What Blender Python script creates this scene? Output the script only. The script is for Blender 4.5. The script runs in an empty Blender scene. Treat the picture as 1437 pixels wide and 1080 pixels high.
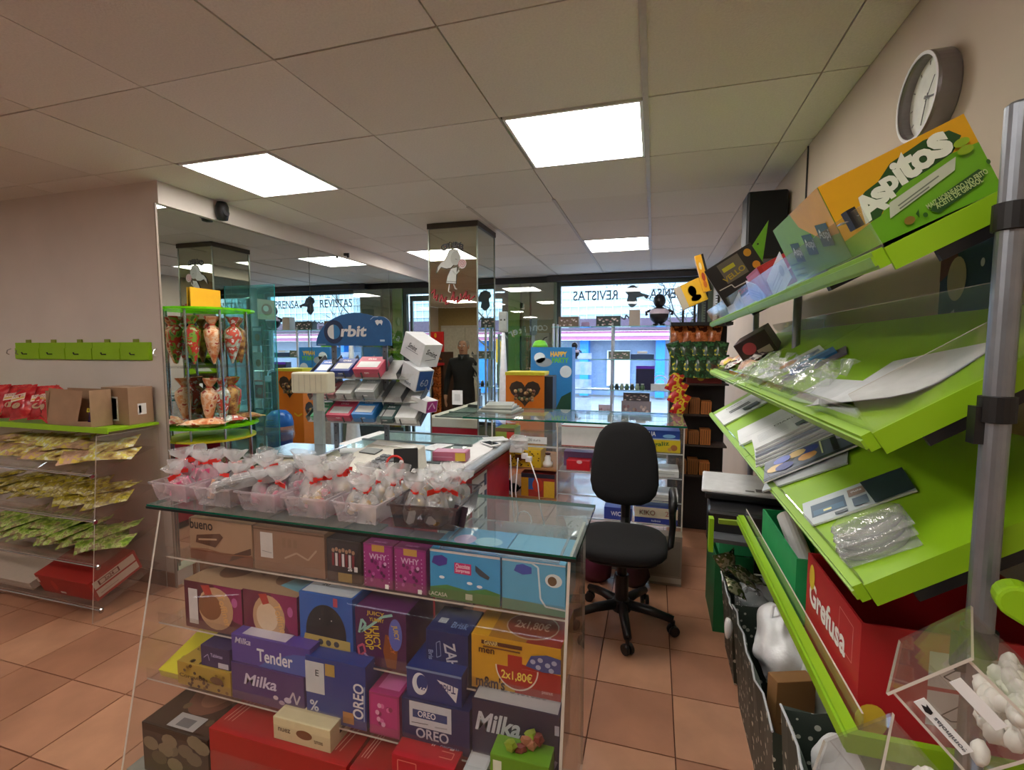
import bpy, math, random
from mathutils import Matrix, Vector
R = math.radians
random.seed(7)
S = bpy.context.scene
COL = S.collection

# ---------------------------------------------------------------- camera
F_PX = 675.0
cam_d = bpy.data.cameras.new('camera'); cam = bpy.data.objects.new('camera', cam_d); COL.objects.link(cam)
cam_d.sensor_fit = 'HORIZONTAL'; cam_d.sensor_width = 36.0; cam_d.lens = 36.0*F_PX/1437
cam_d.clip_start = 0.02; cam_d.clip_end = 200
cam.location = (0, 0, 1.5)
cam.rotation_euler = (R(90-4.49), 0, R(16.42))
S.camera = cam
# ---------------------------------------------------------------- world (bright overcast) and exposure
w = bpy.data.worlds.new('overcast_sky'); S.world = w; w.use_nodes = True
nt = w.node_tree; nt.nodes.clear()
wo = nt.nodes.new('ShaderNodeOutputWorld'); bg = nt.nodes.new('ShaderNodeBackground')
tc = nt.nodes.new('ShaderNodeTexCoord'); sp = nt.nodes.new('ShaderNodeSeparateXYZ'); cr = nt.nodes.new('ShaderNodeValToRGB')
nt.links.new(tc.outputs['Generated'], sp.inputs[0]); nt.links.new(sp.outputs['Z'], cr.inputs[0])
cr.color_ramp.elements[0].position = 0.0; cr.color_ramp.elements[0].color = (0.80, 0.90, 1.0, 1)
cr.color_ramp.elements[1].position = 0.7; cr.color_ramp.elements[1].color = (0.62, 0.76, 1.0, 1)
nt.links.new(cr.outputs[0], bg.inputs['Color']); bg.inputs['Strength'].default_value = 8.0
nt.links.new(bg.outputs[0], wo.inputs[0])
PANEL_POWER = 20.0
S.view_settings.view_transform = 'Standard'; S.view_settings.look = 'None'
S.view_settings.gamma = 1; S.view_settings.use_curve_mapping = False
S.view_settings.exposure = 0.0

# ---------------------------------------------------------------- materials
def lin(h):
    h = h.lstrip('#'); o = []
    for i in (0, 2, 4):
        v = int(h[i:i+2], 16)/255
        o.append(v/12.92 if v <= .04045 else ((v+.055)/1.055)**2.4)
    return o
MATS = {}
def mat(col, rough=.5, metal=0, noise=.08, scale=25, bump=0.0, spec=.5, key=None, trans=None):
    k = key or (col, rough, metal, noise, scale, bump, spec)
    if k in MATS: return MATS[k]
    m = bpy.data.materials.new('m_%s' % (key or col)); m.use_nodes = True
    n = m.node_tree.nodes; l = m.node_tree.links; b = n['Principled BSDF']
    c = lin(col)
    b.inputs['Roughness'].default_value = rough; b.inputs['Metallic'].default_value = metal
    b.inputs['Specular IOR Level'].default_value = spec
    t = n.new('ShaderNodeTexCoord'); no = n.new('ShaderNodeTexNoise'); no.inputs['Scale'].default_value = scale
    no.inputs['Detail'].default_value = 4
    r = n.new('ShaderNodeValToRGB')
    r.color_ramp.elements[0].position = .3; r.color_ramp.elements[1].position = .7
    r.color_ramp.elements[0].color = [x*(1-noise) for x in c]+[1]
    r.color_ramp.elements[1].color = [min(1, x*(1+noise)) for x in c]+[1]
    l.new(t.outputs['Object'], no.inputs['Vector']); l.new(no.outputs['Fac'], r.inputs[0]); l.new(r.outputs[0], b.inputs['Base Color'])
    if bump:
        bp = n.new('ShaderNodeBump'); bp.inputs['Strength'].default_value = bump; bp.inputs['Distance'].default_value = .01
        l.new(no.outputs['Fac'], bp.inputs['Height']); l.new(bp.outputs[0], b.inputs['Normal'])
    MATS[k] = m; return m
def pm(h): return mat(h, .4, 0, .03, 40)
def glass(key, tint=(1, 1, 1), gloss=.10, haze=.0, hazecol='ffffff', rough=.02, ior=1.45, wrinkle=0):
    if key in MATS: return MATS[key]
    m = bpy.data.materials.new('m_'+key); m.use_nodes = True; n = m.node_tree.nodes; l = m.node_tree.links; n.clear()
    o = n.new('ShaderNodeOutputMaterial'); tr = n.new('ShaderNodeBsdfTransparent'); tr.inputs[0].default_value = (*tint, 1)
    gl = n.new('ShaderNodeBsdfGlossy'); gl.inputs['Roughness'].default_value = rough
    fr = n.new('ShaderNodeFresnel'); ge = n.new('ShaderNodeNewGeometry'); im = n.new('ShaderNodeMath'); im.operation = 'MULTIPLY_ADD'   # same reflectance on both faces of a thin sheet
    im.inputs[1].default_value = 1/ior-ior; im.inputs[2].default_value = ior; l.new(ge.outputs['Backfacing'], im.inputs[0]); l.new(im.outputs[0], fr.inputs['IOR'])
    ad = n.new('ShaderNodeMath'); ad.operation = 'MULTIPLY_ADD'; ad.inputs[1].default_value = .9; ad.inputs[2].default_value = gloss*.3
    l.new(fr.outputs[0], ad.inputs[0])
    mx = n.new('ShaderNodeMixShader'); l.new(ad.outputs[0], mx.inputs[0]); l.new(tr.outputs[0], mx.inputs[1]); l.new(gl.outputs[0], mx.inputs[2])
    out = mx
    if wrinkle:
        t = n.new('ShaderNodeTexCoord'); no = n.new('ShaderNodeTexNoise'); no.inputs['Scale'].default_value = wrinkle; no.inputs['Detail'].default_value = 3
        bp = n.new('ShaderNodeBump'); bp.inputs['Strength'].default_value = 1; bp.inputs['Distance'].default_value = .02
        l.new(t.outputs['Object'], no.inputs['Vector']); l.new(no.outputs['Fac'], bp.inputs['Height']); l.new(bp.outputs[0], gl.inputs['Normal'])
    if haze:
        df = n.new('ShaderNodeBsdfDiffuse'); df.inputs[0].default_value = (*lin(hazecol), 1)
        tl = n.new('ShaderNodeBsdfTranslucent'); tl.inputs[0].default_value = (*lin(hazecol), 1)
        m1 = n.new('ShaderNodeMixShader'); m1.inputs[0].default_value = .4; l.new(df.outputs[0], m1.inputs[1]); l.new(tl.outputs[0], m1.inputs[2])
        m2 = n.new('ShaderNodeMixShader')
        t = n.new('ShaderNodeTexCoord'); no = n.new('ShaderNodeTexNoise'); no.inputs['Scale'].default_value = 9; no.inputs['Detail'].default_value = 5
        mm = n.new('ShaderNodeMath'); mm.operation = 'MULTIPLY'; mm.inputs[1].default_value = haze*2
        l.new(t.outputs['Object'], no.inputs['Vector']); l.new(no.outputs['Fac'], mm.inputs[0]); l.new(mm.outputs[0], m2.inputs[0])
        l.new(mx.outputs[0], m2.inputs[1]); l.new(m1.outputs[0], m2.inputs[2]); out = m2
    l.new(out.outputs[0], o.inputs[0]); MATS[key] = m; return m
def emis(key, col, st):
    if key in MATS: return MATS[key]
    m = bpy.data.materials.new('m_'+key); m.use_nodes = True; n = m.node_tree.nodes; l = m.node_tree.links; n.clear()
    o = n.new('ShaderNodeOutputMaterial'); e = n.new('ShaderNodeEmission'); e.inputs[0].default_value = (*lin(col), 1); e.inputs[1].default_value = st
    l.new(e.outputs[0], o.inputs[0]); MATS[key] = m; return m
def speckle(key, base, spot, scale=60, thr=.62, rough=.6):
    if key in MATS: return MATS[key]
    m = bpy.data.materials.new('m_'+key); m.use_nodes = True; n = m.node_tree.nodes; l = m.node_tree.links; b = n['Principled BSDF']
    b.inputs['Roughness'].default_value = rough
    t = n.new('ShaderNodeTexCoord'); v = n.new('ShaderNodeTexVoronoi'); v.inputs['Scale'].default_value = scale
    r = n.new('ShaderNodeValToRGB'); r.color_ramp.interpolation = 'CONSTANT'
    r.color_ramp.elements[0].color = (*lin(spot), 1); r.color_ramp.elements[1].position = thr; r.color_ramp.elements[1].color = (*lin(base), 1)
    l.new(t.outputs['Object'], v.inputs['Vector']); l.new(v.outputs['Distance'], r.inputs[0]); l.new(r.outputs[0], b.inputs['Base Color'])
    MATS[key] = m; return m
def mottled(key, cols, scale=30, rough=.35, metal=0):
    """packaging film printed in several colours"""
    if key in MATS: return MATS[key]
    m = bpy.data.materials.new('m_'+key); m.use_nodes = True; n = m.node_tree.nodes; l = m.node_tree.links; b = n['Principled BSDF']
    b.inputs['Roughness'].default_value = rough; b.inputs['Metallic'].default_value = metal
    t = n.new('ShaderNodeTexCoord'); v = n.new('ShaderNodeTexNoise'); v.inputs['Scale'].default_value = scale; v.inputs['Detail'].default_value = 2
    r = n.new('ShaderNodeValToRGB'); r.color_ramp.interpolation = 'CONSTANT'; e = r.color_ramp.elements
    k = len(cols)
    e[0].color = (*lin(cols[0]), 1); e[0].position = 0; e[1].color = (*lin(cols[-1]), 1); e[1].position = .62
    for i in range(1, k-1):
        q = e.new(.38+.24*(i-1)/max(1, k-2)); q.color = (*lin(cols[i]), 1)
    l.new(t.outputs['Object'], v.inputs['Vector']); l.new(v.outputs['Fac'], r.inputs[0]); l.new(r.outputs[0], b.inputs['Base Color'])
    MATS[key] = m; return m

ACR = glass('acrylic', (.99, .985, .98), .10, haze=.03, hazecol='d8cfc6', ior=1.35)
ACR_EDGE = mat('cfc6bb', .15, 0, .05, key='acrylic_edge')
GLS = glass('counter_glass', (.94, .985, .975), .12, haze=.08, hazecol='d8ecec', ior=1.42)
GLS_EDGE = mat('0f5a44', .08, 0, .1, key='glass_edge')
SHOPGLASS = glass('window_glass', (.92, .97, 1), .10)
GUARD = glass('guard_clear', (.95, .96, .95), .15, haze=.10, hazecol='dfe6df', rough=.08, ior=1.2)
FILM = glass('plastic_film', (.93, .94, .94), .3, haze=.16, rough=.12, wrinkle=22)
CELLO = glass('cellophane', (.92, .93, .94), .35, haze=.25, rough=.10, wrinkle=45)
TRAYM = glass('frosted_tray', (.92, .90, .92), .2, haze=.26, hazecol='f0e6ea', rough=.15)
SMOKE = glass('smoked_tray', (.50, .48, .50), .2, haze=.12, hazecol='8a8088', rough=.1)
LIMEGLASS = glass('lime_acrylic', (.55, .95, .12), .2, haze=.5, hazecol='8ee01a', rough=.05)
LIME = mat('8cba1c', .45, 0, .06, 6, spec=.25, key='lime_metal')
KRAFT = mat('9a7a5e', .8, 0, .08, 14, key='kraft')
WHITE = mat('e9e9ea', .45, 0, .03, 10, key='white')
PAPER = mat('dfe2e4', .6, 0, .05, 10, key='paper')
BLACK = mat('101012', .5, 0, .1, 30, key='black')
CHROME = mat('b9bcc0', .22, 1, .03, key='chrome')
STEEL = mat('8f949c', .38, .8, .08, 30, key='pole_steel')
CREAM = mat('d9d6bd', .45, 0, .04, key='cream_plastic')

# ---------------------------------------------------------------- mesh builder
class MB:
    def __init__(s): s.v = []; s.f = []; s.m = []; s.T = Matrix.Identity(4); s.mats = []
    def mi(s, m):
        if m not in s.mats: s.mats.append(m)
        return s.mats.index(m)
    def add(s, vs, fs, m, T=None):
        o = len(s.v); T = s.T if T is None else s.T @ T
        s.v += [tuple(T @ Vector(p)) for p in vs]; k = s.mi(m)
        for f in fs: s.f.append([o+i for i in f]); s.m.append(k)
        return s
    def box(s, x0, x1, y0, y1, z0, z1, m, T=None, sides=None):
        vs = [(x0,y0,z0),(x1,y0,z0),(x1,y1,z0),(x0,y1,z0),(x0,y0,z1),(x1,y0,z1),(x1,y1,z1),(x0,y1,z1)]
        fs = {'B':[0,3,2,1],'T':[4,5,6,7],'F':[0,1,5,4],'R':[1,2,6,5],'K':[2,3,7,6],'L':[3,0,4,7]}
        if sides is None: return s.add(vs, list(fs.values()), m, T)
        for k, f in fs.items():
            if k in sides:
                if sides[k]: s.add(vs, [f], sides[k], T)
            else: s.add(vs, [f], m, T)
        return s
    def tray(s, x0, x1, y0, y1, z0, z1, t, m, T=None):
        s.box(x0, x1, y0, y1, z0, z0+t, m, T)
        s.box(x0, x1, y0, y0+t, z0+t, z1, m, T); s.box(x0, x1, y1-t, y1, z0+t, z1, m, T)
        s.box(x0, x0+t, y0+t, y1-t, z0+t, z1, m, T); s.box(x1-t, x1, y0+t, y1-t, z0+t, z1, m, T); return s
    def tube(s, pts, r, m, n=8, T=None, r2=None):
        pts = [Vector(p) for p in pts]; vs = []; fs = []; k = len(pts); prev = None
        for i, p in enumerate(pts):
            d = (pts[min(i+1, k-1)]-pts[max(i-1, 0)]).normalized()
            if prev is None:
                a = Vector((0, 0, 1)) if abs(d.z) < .9 else Vector((1, 0, 0)); u = d.cross(a).normalized()
            else: u = (prev-d*prev.dot(d)).normalized()
            prev = u; q = d.cross(u)
            rr = r if r2 is None else r+(r2-r)*i/(k-1)
            for j in range(n):
                t = 2*math.pi*j/n; vs.append(p+u*math.cos(t)*rr+q*math.sin(t)*rr)
        for i in range(k-1):
            for j in range(n): fs.append([i*n+j, i*n+(j+1) % n, (i+1)*n+(j+1) % n, (i+1)*n+j])
        fs.append(list(range(n))[::-1]); fs.append([(k-1)*n+j for j in range(n)])
        return s.add(vs, fs, m, T)
    def lathe(s, prof, m, n=16, T=None, noise=0, squash=1, cap=True):
        vs = []; fs = []
        for (r, z) in prof:
            for j in range(n):
                t = 2*math.pi*j/n; q = r*(1+random.uniform(-noise, noise)); vs.append((q*math.cos(t), q*math.sin(t)*squash, z+random.uniform(-noise, noise)*r*.5))
        k = len(prof)
        for i in range(k-1):
            for j in range(n): fs.append([i*n+j, i*n+(j+1) % n, (i+1)*n+(j+1) % n, (i+1)*n+j])
        if cap: fs.append(list(range(n))[::-1]); fs.append([(k-1)*n+j for j in range(n)])
        return s.add(vs, fs, m, T)
    def ball(s, c, r, m, n=8, T=None, noise=0):
        rx, ry, rz = (r, r, r) if not isinstance(r, tuple) else r
        vs = [(c[0], c[1], c[2]-rz)]; fs = []; h = n//2+1
        for i in range(1, h):
            a = math.pi*i/h-math.pi/2
            for j in range(n):
                t = 2*math.pi*j/n; q = 1+random.uniform(-noise, noise)
                vs.append((c[0]+rx*q*math.cos(a)*math.cos(t), c[1]+ry*q*math.cos(a)*math.sin(t), c[2]+rz*q*math.sin(a)))
        vs.append((c[0], c[1], c[2]+rz)); L = len(vs)-1
        for j in range(n): fs.append([0, 1+(j+1) % n, 1+j])
        for i in range(h-2):
            for j in range(n): fs.append([1+i*n+j, 1+i*n+(j+1) % n, 1+(i+1)*n+(j+1) % n, 1+(i+1)*n+j])
        for j in range(n): fs.append([1+(h-2)*n+j, 1+(h-2)*n+(j+1) % n, L])
        return s.add(vs, fs, m, T)
    def prism(s, poly, d, m, T=None):
        """polygon in local xz, thickness along y from 0 to d"""
        n = len(poly); vs = [(p[0], 0, p[1]) for p in poly]+[(p[0], d, p[1]) for p in poly]
        fs = [list(range(n)), [n+i for i in range(n)][::-1]]+[[i, n+i, n+(i+1) % n, (i+1) % n] for i in range(n)]
        return s.add(vs, fs, m, T)
    def build(s, name, parent=None, smooth=False, bevel=0):
        me = bpy.data.meshes.new(name); me.from_pydata(s.v, [], s.f)
        for m in s.mats: me.materials.append(m)
        for p, k in zip(me.polygons, s.m): p.material_index = k; p.use_smooth = smooth
        me.update(); o = bpy.data.objects.new(name, me); COL.objects.link(o)
        if parent is not None: o.parent = parent
        if bevel:
            b = o.modifiers.new('bevel', 'BEVEL'); b.width = bevel; b.segments = 2; b.limit_method = 'ANGLE'
        return o
def tag(o, label, cat, group=None, kind=None):
    if label: o['label'] = label
    if cat: o['category'] = cat
    if group: o['group'] = group
    if kind: o['kind'] = kind
    return o
def empty(name, loc, label, cat, group=None, rz=0):
    o = bpy.data.objects.new(name, None); COL.objects.link(o); o.location = loc; o.rotation_euler = (0, 0, rz); o.empty_display_size = .05
    return tag(o, label, cat, group)
def struct(mb, name, parent=None, **k):
    o = mb.build(name, parent, **k)
    if parent is None: o['kind'] = 'structure'
    return o
def copy_tree(o, parent=None):
    c = o.copy(); COL.objects.link(c)
    if parent is not None: c.parent = parent
    for ch in list(o.children): copy_tree(ch, c)
    return c
TX = {}
def text_geo(s, bold=.02):
    if (s, bold) in TX: return TX[(s, bold)]
    cu = bpy.data.curves.new('t', 'FONT'); cu.body = s; cu.align_x = 'CENTER'; cu.align_y = 'CENTER'; cu.resolution_u = 3; cu.fill_mode = 'FRONT'; cu.offset = bold
    ob = bpy.data.objects.new('t', cu); me = bpy.data.meshes.new_from_object(ob)
    vs = [v.co.copy() for v in me.vertices]; fs = [list(p.vertices) for p in me.polygons]
    xs = [v.x for v in vs]; ys = [v.y for v in vs]
    g = (vs, fs, min(xs), max(xs), min(ys), max(ys))
    bpy.data.objects.remove(ob); bpy.data.curves.remove(cu); bpy.data.meshes.remove(me)
    TX[(s, bold)] = g; return g
class Pr:
    """flat print on one face: o origin, U and V face edge vectors (metres), N outward normal"""
    def __init__(s, mb, o, U, V):
        s.mb = mb; s.o = Vector(o); s.U = Vector(U); s.V = Vector(V); s.u = s.U.normalized(); s.v = s.V.normalized(); s.n = s.u.cross(s.v); s.k = .0005
    def up(s): s.k += .00025; return s.k
    def pt(s, a, b, k): return s.o+s.U*a+s.V*b+s.n*k
    def rect(s, a0, b0, a1, b1, c): return s.poly([(a0, b0), (a1, b0), (a1, b1), (a0, b1)], c)
    def poly(s, pts, c):
        k = s.up(); vs = [s.pt(a, b, k) for a, b in pts]; s.mb.add(vs, [list(range(len(vs)))], c if not isinstance(c, str) else pm(c)); return s
    def ell(s, a, b, ra, rb, c, n=20, a0=0, a1=360): return s.poly([(a+ra*math.cos(R(a0+(a1-a0)*i/n)), b+rb*math.sin(R(a0+(a1-a0)*i/n))) for i in range(n if a1-a0 == 360 else n+1)], c)
    def line(s, pts, wd, c):
        k = s.up(); P = [s.pt(a, b, k) for a, b in pts]
        for p, q in zip(P, P[1:]):
            d = (q-p)
            if d.length < 1e-6: continue
            t = s.n.cross(d.normalized())*wd/2; s.mb.add([p-t, q-t, q+t, p+t], [[0, 1, 2, 3]], pm(c))
        return s
    def text(s, st, a, b, h, c, w=None, rot=0, shear=0, bold=.02, mirror=False):
        vs, fs, x0, x1, y0, y1 = text_geo(st, bold); sc = h/(y1-y0); sx = sc if w is None else w/(x1-x0); k = s.up()
        ca, sa = math.cos(R(rot)), math.sin(R(rot)); c0 = s.pt(a, b, k); out = []
        for v in vs:
            x = (v.x-(x0+x1)/2)*sx; y = (v.y-(y0+y1)/2)*sc; x += shear*y
            if mirror: x = -x
            out.append(c0+s.u*(x*ca-y*sa)+s.v*(x*sa+y*ca))
        s.mb.add(out, fs, pm(c)); return s
def face(mb, which, b):
    x0, x1, y0, y1, z0, z1 = b
    if which == 'F': return Pr(mb, (x0, y0, z0), (x1-x0, 0, 0), (0, 0, z1-z0))
    if which == 'T': return Pr(mb, (x0, y0, z1), (x1-x0, 0, 0), (0, y1-y0, 0))
    if which == 'L': return Pr(mb, (x0, y1, z0), (0, y0-y1, 0), (0, 0, z1-z0))
    if which == 'R': return Pr(mb, (x1, y0, z0), (0, y1-y0, 0), (0, 0, z1-z0))
def place(o, M): o.matrix_world = M; return o
def carton(name, label, cat, b, col, draw=None, group=None, M=None, rz=0, sidec=None, topc=None, openfront=False):
    """box of goods: root mesh, its print as a part; origin at base centre"""
    x0, x1, y0, y1, z0, z1 = b; cx, cy = (x0+x1)/2, (y0+y1)/2
    lb = (x0-cx, x1-cx, y0-cy, y1-cy, 0, z1-z0)
    mb = MB(); base = col if not isinstance(col, str) else pm(col)
    sd = {}
    if sidec: sd['L'] = pm(sidec); sd['R'] = pm(sidec)
    if topc: sd['T'] = pm(topc)
    mb.box(*lb, base, sides=sd or None)
    # lid flap seam standing slightly proud of the carton
    mb.box(lb[0]+.001, lb[1]-.001, lb[2]-.0004, lb[2]+.002, lb[5]-.004, lb[5]-.001, base)
    o = mb.build(name, bevel=.0012); tag(o, label, cat, group)
    if draw:
        pb = MB(); draw(lambda f: face(pb, f, lb)); pb.build('printed_design', o)
    o.location = (cx, cy, z0); o.rotation_euler = (0, 0, rz)
    if M is not None: o.matrix_world = M @ Matrix.Translation((cx, cy, z0)) @ Matrix.Rotation(rz, 4, 'Z')
    return o
T_ = Matrix.Translation
def RX(a): return Matrix.Rotation(R(a), 4, 'X')
def RY(a): return Matrix.Rotation(R(a), 4, 'Y')
def RZ(a): return Matrix.Rotation(R(a), 4, 'Z')

# ================================================================ SETTING
CZ = 2.475; MX = -2.84
XL, YB, YN = -5.2, 6.6, -4.0
# --- floor
TILE = mat('b07e62', .38, 0, .14, 5, .05, key='terracotta_a'); TILE2 = mat('b88769', .36, 0, .13, 6, .05, key='terracotta_b'); TILE3 = mat('a7755a', .4, 0, .15, 4, .05, key='terracotta_c')
fl = struct(MB().box(XL, .7, YN, YB, -.06, -.008, mat('5a3424', .9, key='grout')), 'floor')
tm = []
for m in (TILE, TILE2, TILE3):
    t = MB().box(-.160, .160, -.164, .164, -.008, 0, m); me = t.build('floor_tile', fl, bevel=0); tm.append(me.data); bpy.data.objects.remove(me)
cells = []
for i in range(-17, 4):
    for j in range(-19, 15):
        x = .108+.325*i-.1625; y = 2.086+.333*j-.1665
        if x > .7 or x < XL or y > YB or y < YN: continue
        cells.append((math.hypot(x+.6, y-1.2) if y > .2 else 50+abs(y), x, y))
cells.sort(); rest = MB()
for k, (d, x, y) in enumerate(cells):
    if k < 295:
        o = bpy.data.objects.new('floor_tile', tm[(k*7+int(x*13)) % 3]); COL.objects.link(o); o.parent = fl; o.location = (x, y, 0)
    else: rest.box(x-.16, x+.16, y-.164, y+.164, -.008, 0, (TILE, TILE2, TILE3)[k % 3])
o = rest.build('floor_tiles_beyond', fl); o['kind'] = 'stuff'
# --- ceiling
CT = mat('d9d2cb', .85, 0, .05, 120, .25, key='ceiling_tile'); CT2 = mat('d4ccc4', .85, 0, .05, 130, .25, key='ceiling_tile_b')
GRID = mat('4a3d34', .9, key='ceiling_gap'); TB = mat('b5aba2', .5, key='ceiling_bar')
ce = struct(MB().box(XL, .7, YN, YB, CZ+.02, CZ+.08, GRID), 'ceiling')
GX = lambda i: -.054+.605*i
GY = lambda j: 2.033+.612*j
PANELS = [(-1, 0), (-4, 0), (-1, 4), (-4, 4), (-1, -4), (-4, -4), (-7, -4), (-7, -8)]
cm = []
for m in (CT, CT2):
    o = MB().box(-.2995, .2995, -.303, .303, 0, .018, m).build('ceiling_tile', ce); cm.append(o.data); bpy.data.objects.remove(o)
edge = MB()
for i in range(-9, 2):
    for j in range(-10, 8):
        if (i, j) in PANELS: continue
        x0, x1, y0, y1 = GX(i), GX(i+1), GY(j), GY(j+1)
        if x1 < XL or y1 < YN or y0 > YB: continue
        if x1 > .7 or x0 < XL or y1 > YB or y0 < YN:
            a, b, c, d = max(x0, XL)+.003, min(x1, .7)-.003, max(y0, YN)+.003, min(y1, YB)-.003
            if b > a and d > c: MB().box(a, b, c, d, CZ, CZ+.018, CT).build('ceiling_tile', ce)
            continue
        o = bpy.data.objects.new('ceiling_tile', cm[(i*3+j) % 2]); COL.objects.link(o); o.parent = ce
        o.location = ((x0+x1)/2, (y0+y1)/2, CZ+random.uniform(-.001, .0012))
for gx, y0 in ((GX(0), 1.0), (GX(-1), 3.2), (GX(-2), 3.2)):
    MB().box(gx-.011, gx+.011, y0, YB-.01, CZ-.006, CZ-.002, TB).build('ceiling_bar', ce)
for (i, j) in PANELS:
    x0, x1, y0, y1 = GX(i)+.012, GX(i+1)-.012, GY(j)+.012, GY(j+1)-.012
    where = {(-1, 0): 'square ceiling light panel above the black office chair aisle, nearest on the right',
             (-4, 0): 'square ceiling light panel nearest on the left, above the mirror wall corner',
             (-1, 4): 'square ceiling light panel far down the aisle near the shop window',
             (-4, 4): 'square ceiling light panel half hidden behind the mirrored column',
             (-1, -4): 'square ceiling light panel over the aisle behind the photographer',
             (-4, -4): 'square ceiling light panel behind the front counter side of the photographer',
             (-7, -4): 'square ceiling light panel at the far left rear, seen only in the column mirror',
             (-7, -8): 'square ceiling light panel at the rear wall, seen only in the column mirror'}[(i, j)]
    t = empty('ceiling_light', ((x0+x1)/2, (y0+y1)/2, CZ), where, 'ceiling light')
    hx, hy = (x1-x0)/2, (y1-y0)/2
    f = MB(); e = .012
    f.box(-hx, hx, -hy, -hy+e, -.004, .02, WHITE); f.box(-hx, hx, hy-e, hy, -.004, .02, WHITE); f.box(-hx, -hx+e, -hy+e, hy-e, -.004, .02, WHITE); f.box(hx-e, hx, -hy+e, hy-e, -.004, .02, WHITE)
    f.build('frame', t)
    MB().box(-hx+e, hx-e, -hy+e, hy-e, .001, .015, emis('panel_light', 'fff8f0', PANEL_POWER)).build('diffuser', t)
# --- walls
WL = mat('d2c9c1', .8, 0, .04, 3, .02, key='wall_paint'); WR = mat('c6b6a4', .8, 0, .04, 3, .02, key='wall_paint_right')
struct(MB().box(.7, .82, YN, YB, -.06, CZ+.02, WR), 'wall_right')
struct(MB().box(XL, MX-.012, 2.2, 2.32, 0, CZ, WL), 'wall_front_left')
struct(MB().box(MX-.12, MX-.012, 2.32, YB, 0, CZ, WL).box(MX-.012, MX, 2.32, 6.58, 0, .095, mat('8a6148', .5, key='skirting')), 'wall_left')
struct(MB().box(XL-.1, XL, YN, 2.2, 0, CZ, WL), 'wall_far_left')
struct(MB().box(XL, .7, YN-.1, YN, 0, CZ, mat('a08a5c', .8, key='wall_rear_paint')), 'wall_rear')
struct(MB().box(MX-.012, MX+.02, 2.2, YB, 2.345, CZ, WL), 'trim_1')          # boxed band above the mirror
struct(MB().box(MX+.004, MX+.012, 2.185, 2.197, 0, 2.345, mat('8d7f74', .4, key='corner_trim')), 'trim_2')
struct(MB().box(XL, MX-.002, 2.188, 2.2, 0, .09, mat('8a6148', .5, key='skirting')), 'baseboard_left')
struct(MB().box(.688, .7, 1.0, YB, 0, .09, mat('8a6148', .5, key='skirting')), 'baseboard_right')
# mirror wall : panels
MIR = mat('d2d8d2', .0, 1, 0, key='mirror')
mw = empty('mirror_wall', (MX, 2.2, .3), 'full height mirror covering the left wall behind the gum stand', 'mirror')
for a, b in ((2.206, 3.508), (3.514, 4.80), (4.806, 6.58)):
    MB().box(-.010, 0, a-2.2, b-2.2, -.20, 2.04, MIR).build('mirror_panel', mw)
# column
cx0, cx1, cy0, cy1 = -1.74, -1.33, 3.56, 3.98
MIR2 = mat('c9ccbc', .0, 1, 0, key='mirror_bronze')
c = empty('mirrored_column', ((cx0+cx1)/2, (cy0+cy1)/2, 0), 'square structural column clad in mirror with a sweet shop emblem', 'column')
hx, hy = (cx1-cx0)/2, (cy1-cy0)/2
MB().box(-hx+.012, hx-.012, -hy+.012, hy-.012, 0, CZ-.002, mat('2a2420', .6, key='dark_core')).build('core', c)
MB().box(-hx, hx-.002, -hy, -hy+.008, .01, 2.43, MIR2).build('mirror_panel', c)
MB().box(-hx, hx-.002, hy-.008, hy, .01, 2.43, MIR2).build('mirror_panel', c)
MB().box(hx-.008, hx, -hy+.01, hy-.01, .01, 2.43, MIR2).build('mirror_panel', c)
MB().box(-hx, -hx+.008, -hy+.01, hy-.01, .01, 2.43, MIR2).build('mirror_panel', c)
st = MB()
for sx in (-1, 1):
    for sy in (-1, 1): st.box(sx*hx-.005, sx*hx+.005, sy*hy-.005, sy*hy+.005, 0, 2.43, mat('8a8f84', .3, .6, key='edge_strip'))
st.build('edge_strip', c)
MB().box(-hx-.01, hx+.01, -hy-.01, hy+.01, 2.432, CZ-.003, mat('3a3128', .5, key='dark_trim')).build('top_trim', c)
em = MB(); p = Pr(em, (-hx, -hy-.0003, 1.66), (2*hx, 0, 0), (0, 0, 1))
for k, ch in enumerate('Confiter\u00eda'):
    a = 28+k*-6.5
    p.text(ch, .50+.40*math.sin(R(-28+k*6.2)), .50+.14*math.cos(R(-28+k*6.2)), .052 if ch in 'Cfte\u00ed' else .040, '1c1713', rot=-(-28+k*6.2)*.5)
G = 'cfd3cf'
hair = [(.50,.61),(.60,.60),(.66,.55),(.66,.50),(.60,.50),(.56,.50),(.46,.46),(.36,.455),(.24,.47),(.18,.44),(.15,.42),(.17,.47),(.24,.505),(.32,.52),(.38,.56),(.43,.60)]
p.poly(hair, '3c3a36'); p.poly([(.5+(a-.45)*.93-.045, .53+(b-.53)*.93) for a, b in hair], G)
p.ell(.56, .535, .10, .055, 'b9bdb8'); p.line([(.55, .53), (.60, .525)], .003, '4a4640')
dress = [(.47,.46),(.60,.47),(.58,.40),(.57,.335),(.36,.345),(.39,.40)]
p.poly(dress, '3c3a36'); p.poly([(.48+(a-.48)*.93, .40+(b-.4)*.93) for a, b in dress], G)
p.line([(.37, .36), (.57, .352)], .004, '4a4640')
p.line([(.50, .44), (.56, .41), (.64, .44)], .012, 'b9bdb8'); p.line([(.43, .335), (.41, .28), (.46, .27)], .008, G); p.line([(.52, .335), (.55, .30), (.59, .295)], .008, G)
p.ell(.70, .49, .085, .038, 'd9c9c9')
sp_ = [(.70+.08*(t/40)*math.cos(t*.42), .49+.035*(t/40)*math.sin(t*.42)) for t in range(41)]
p.line(sp_, .004, 'b02a3a'); p.line([(.66, .47), (.60, .43)], .005, 'b9bdb8')
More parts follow.
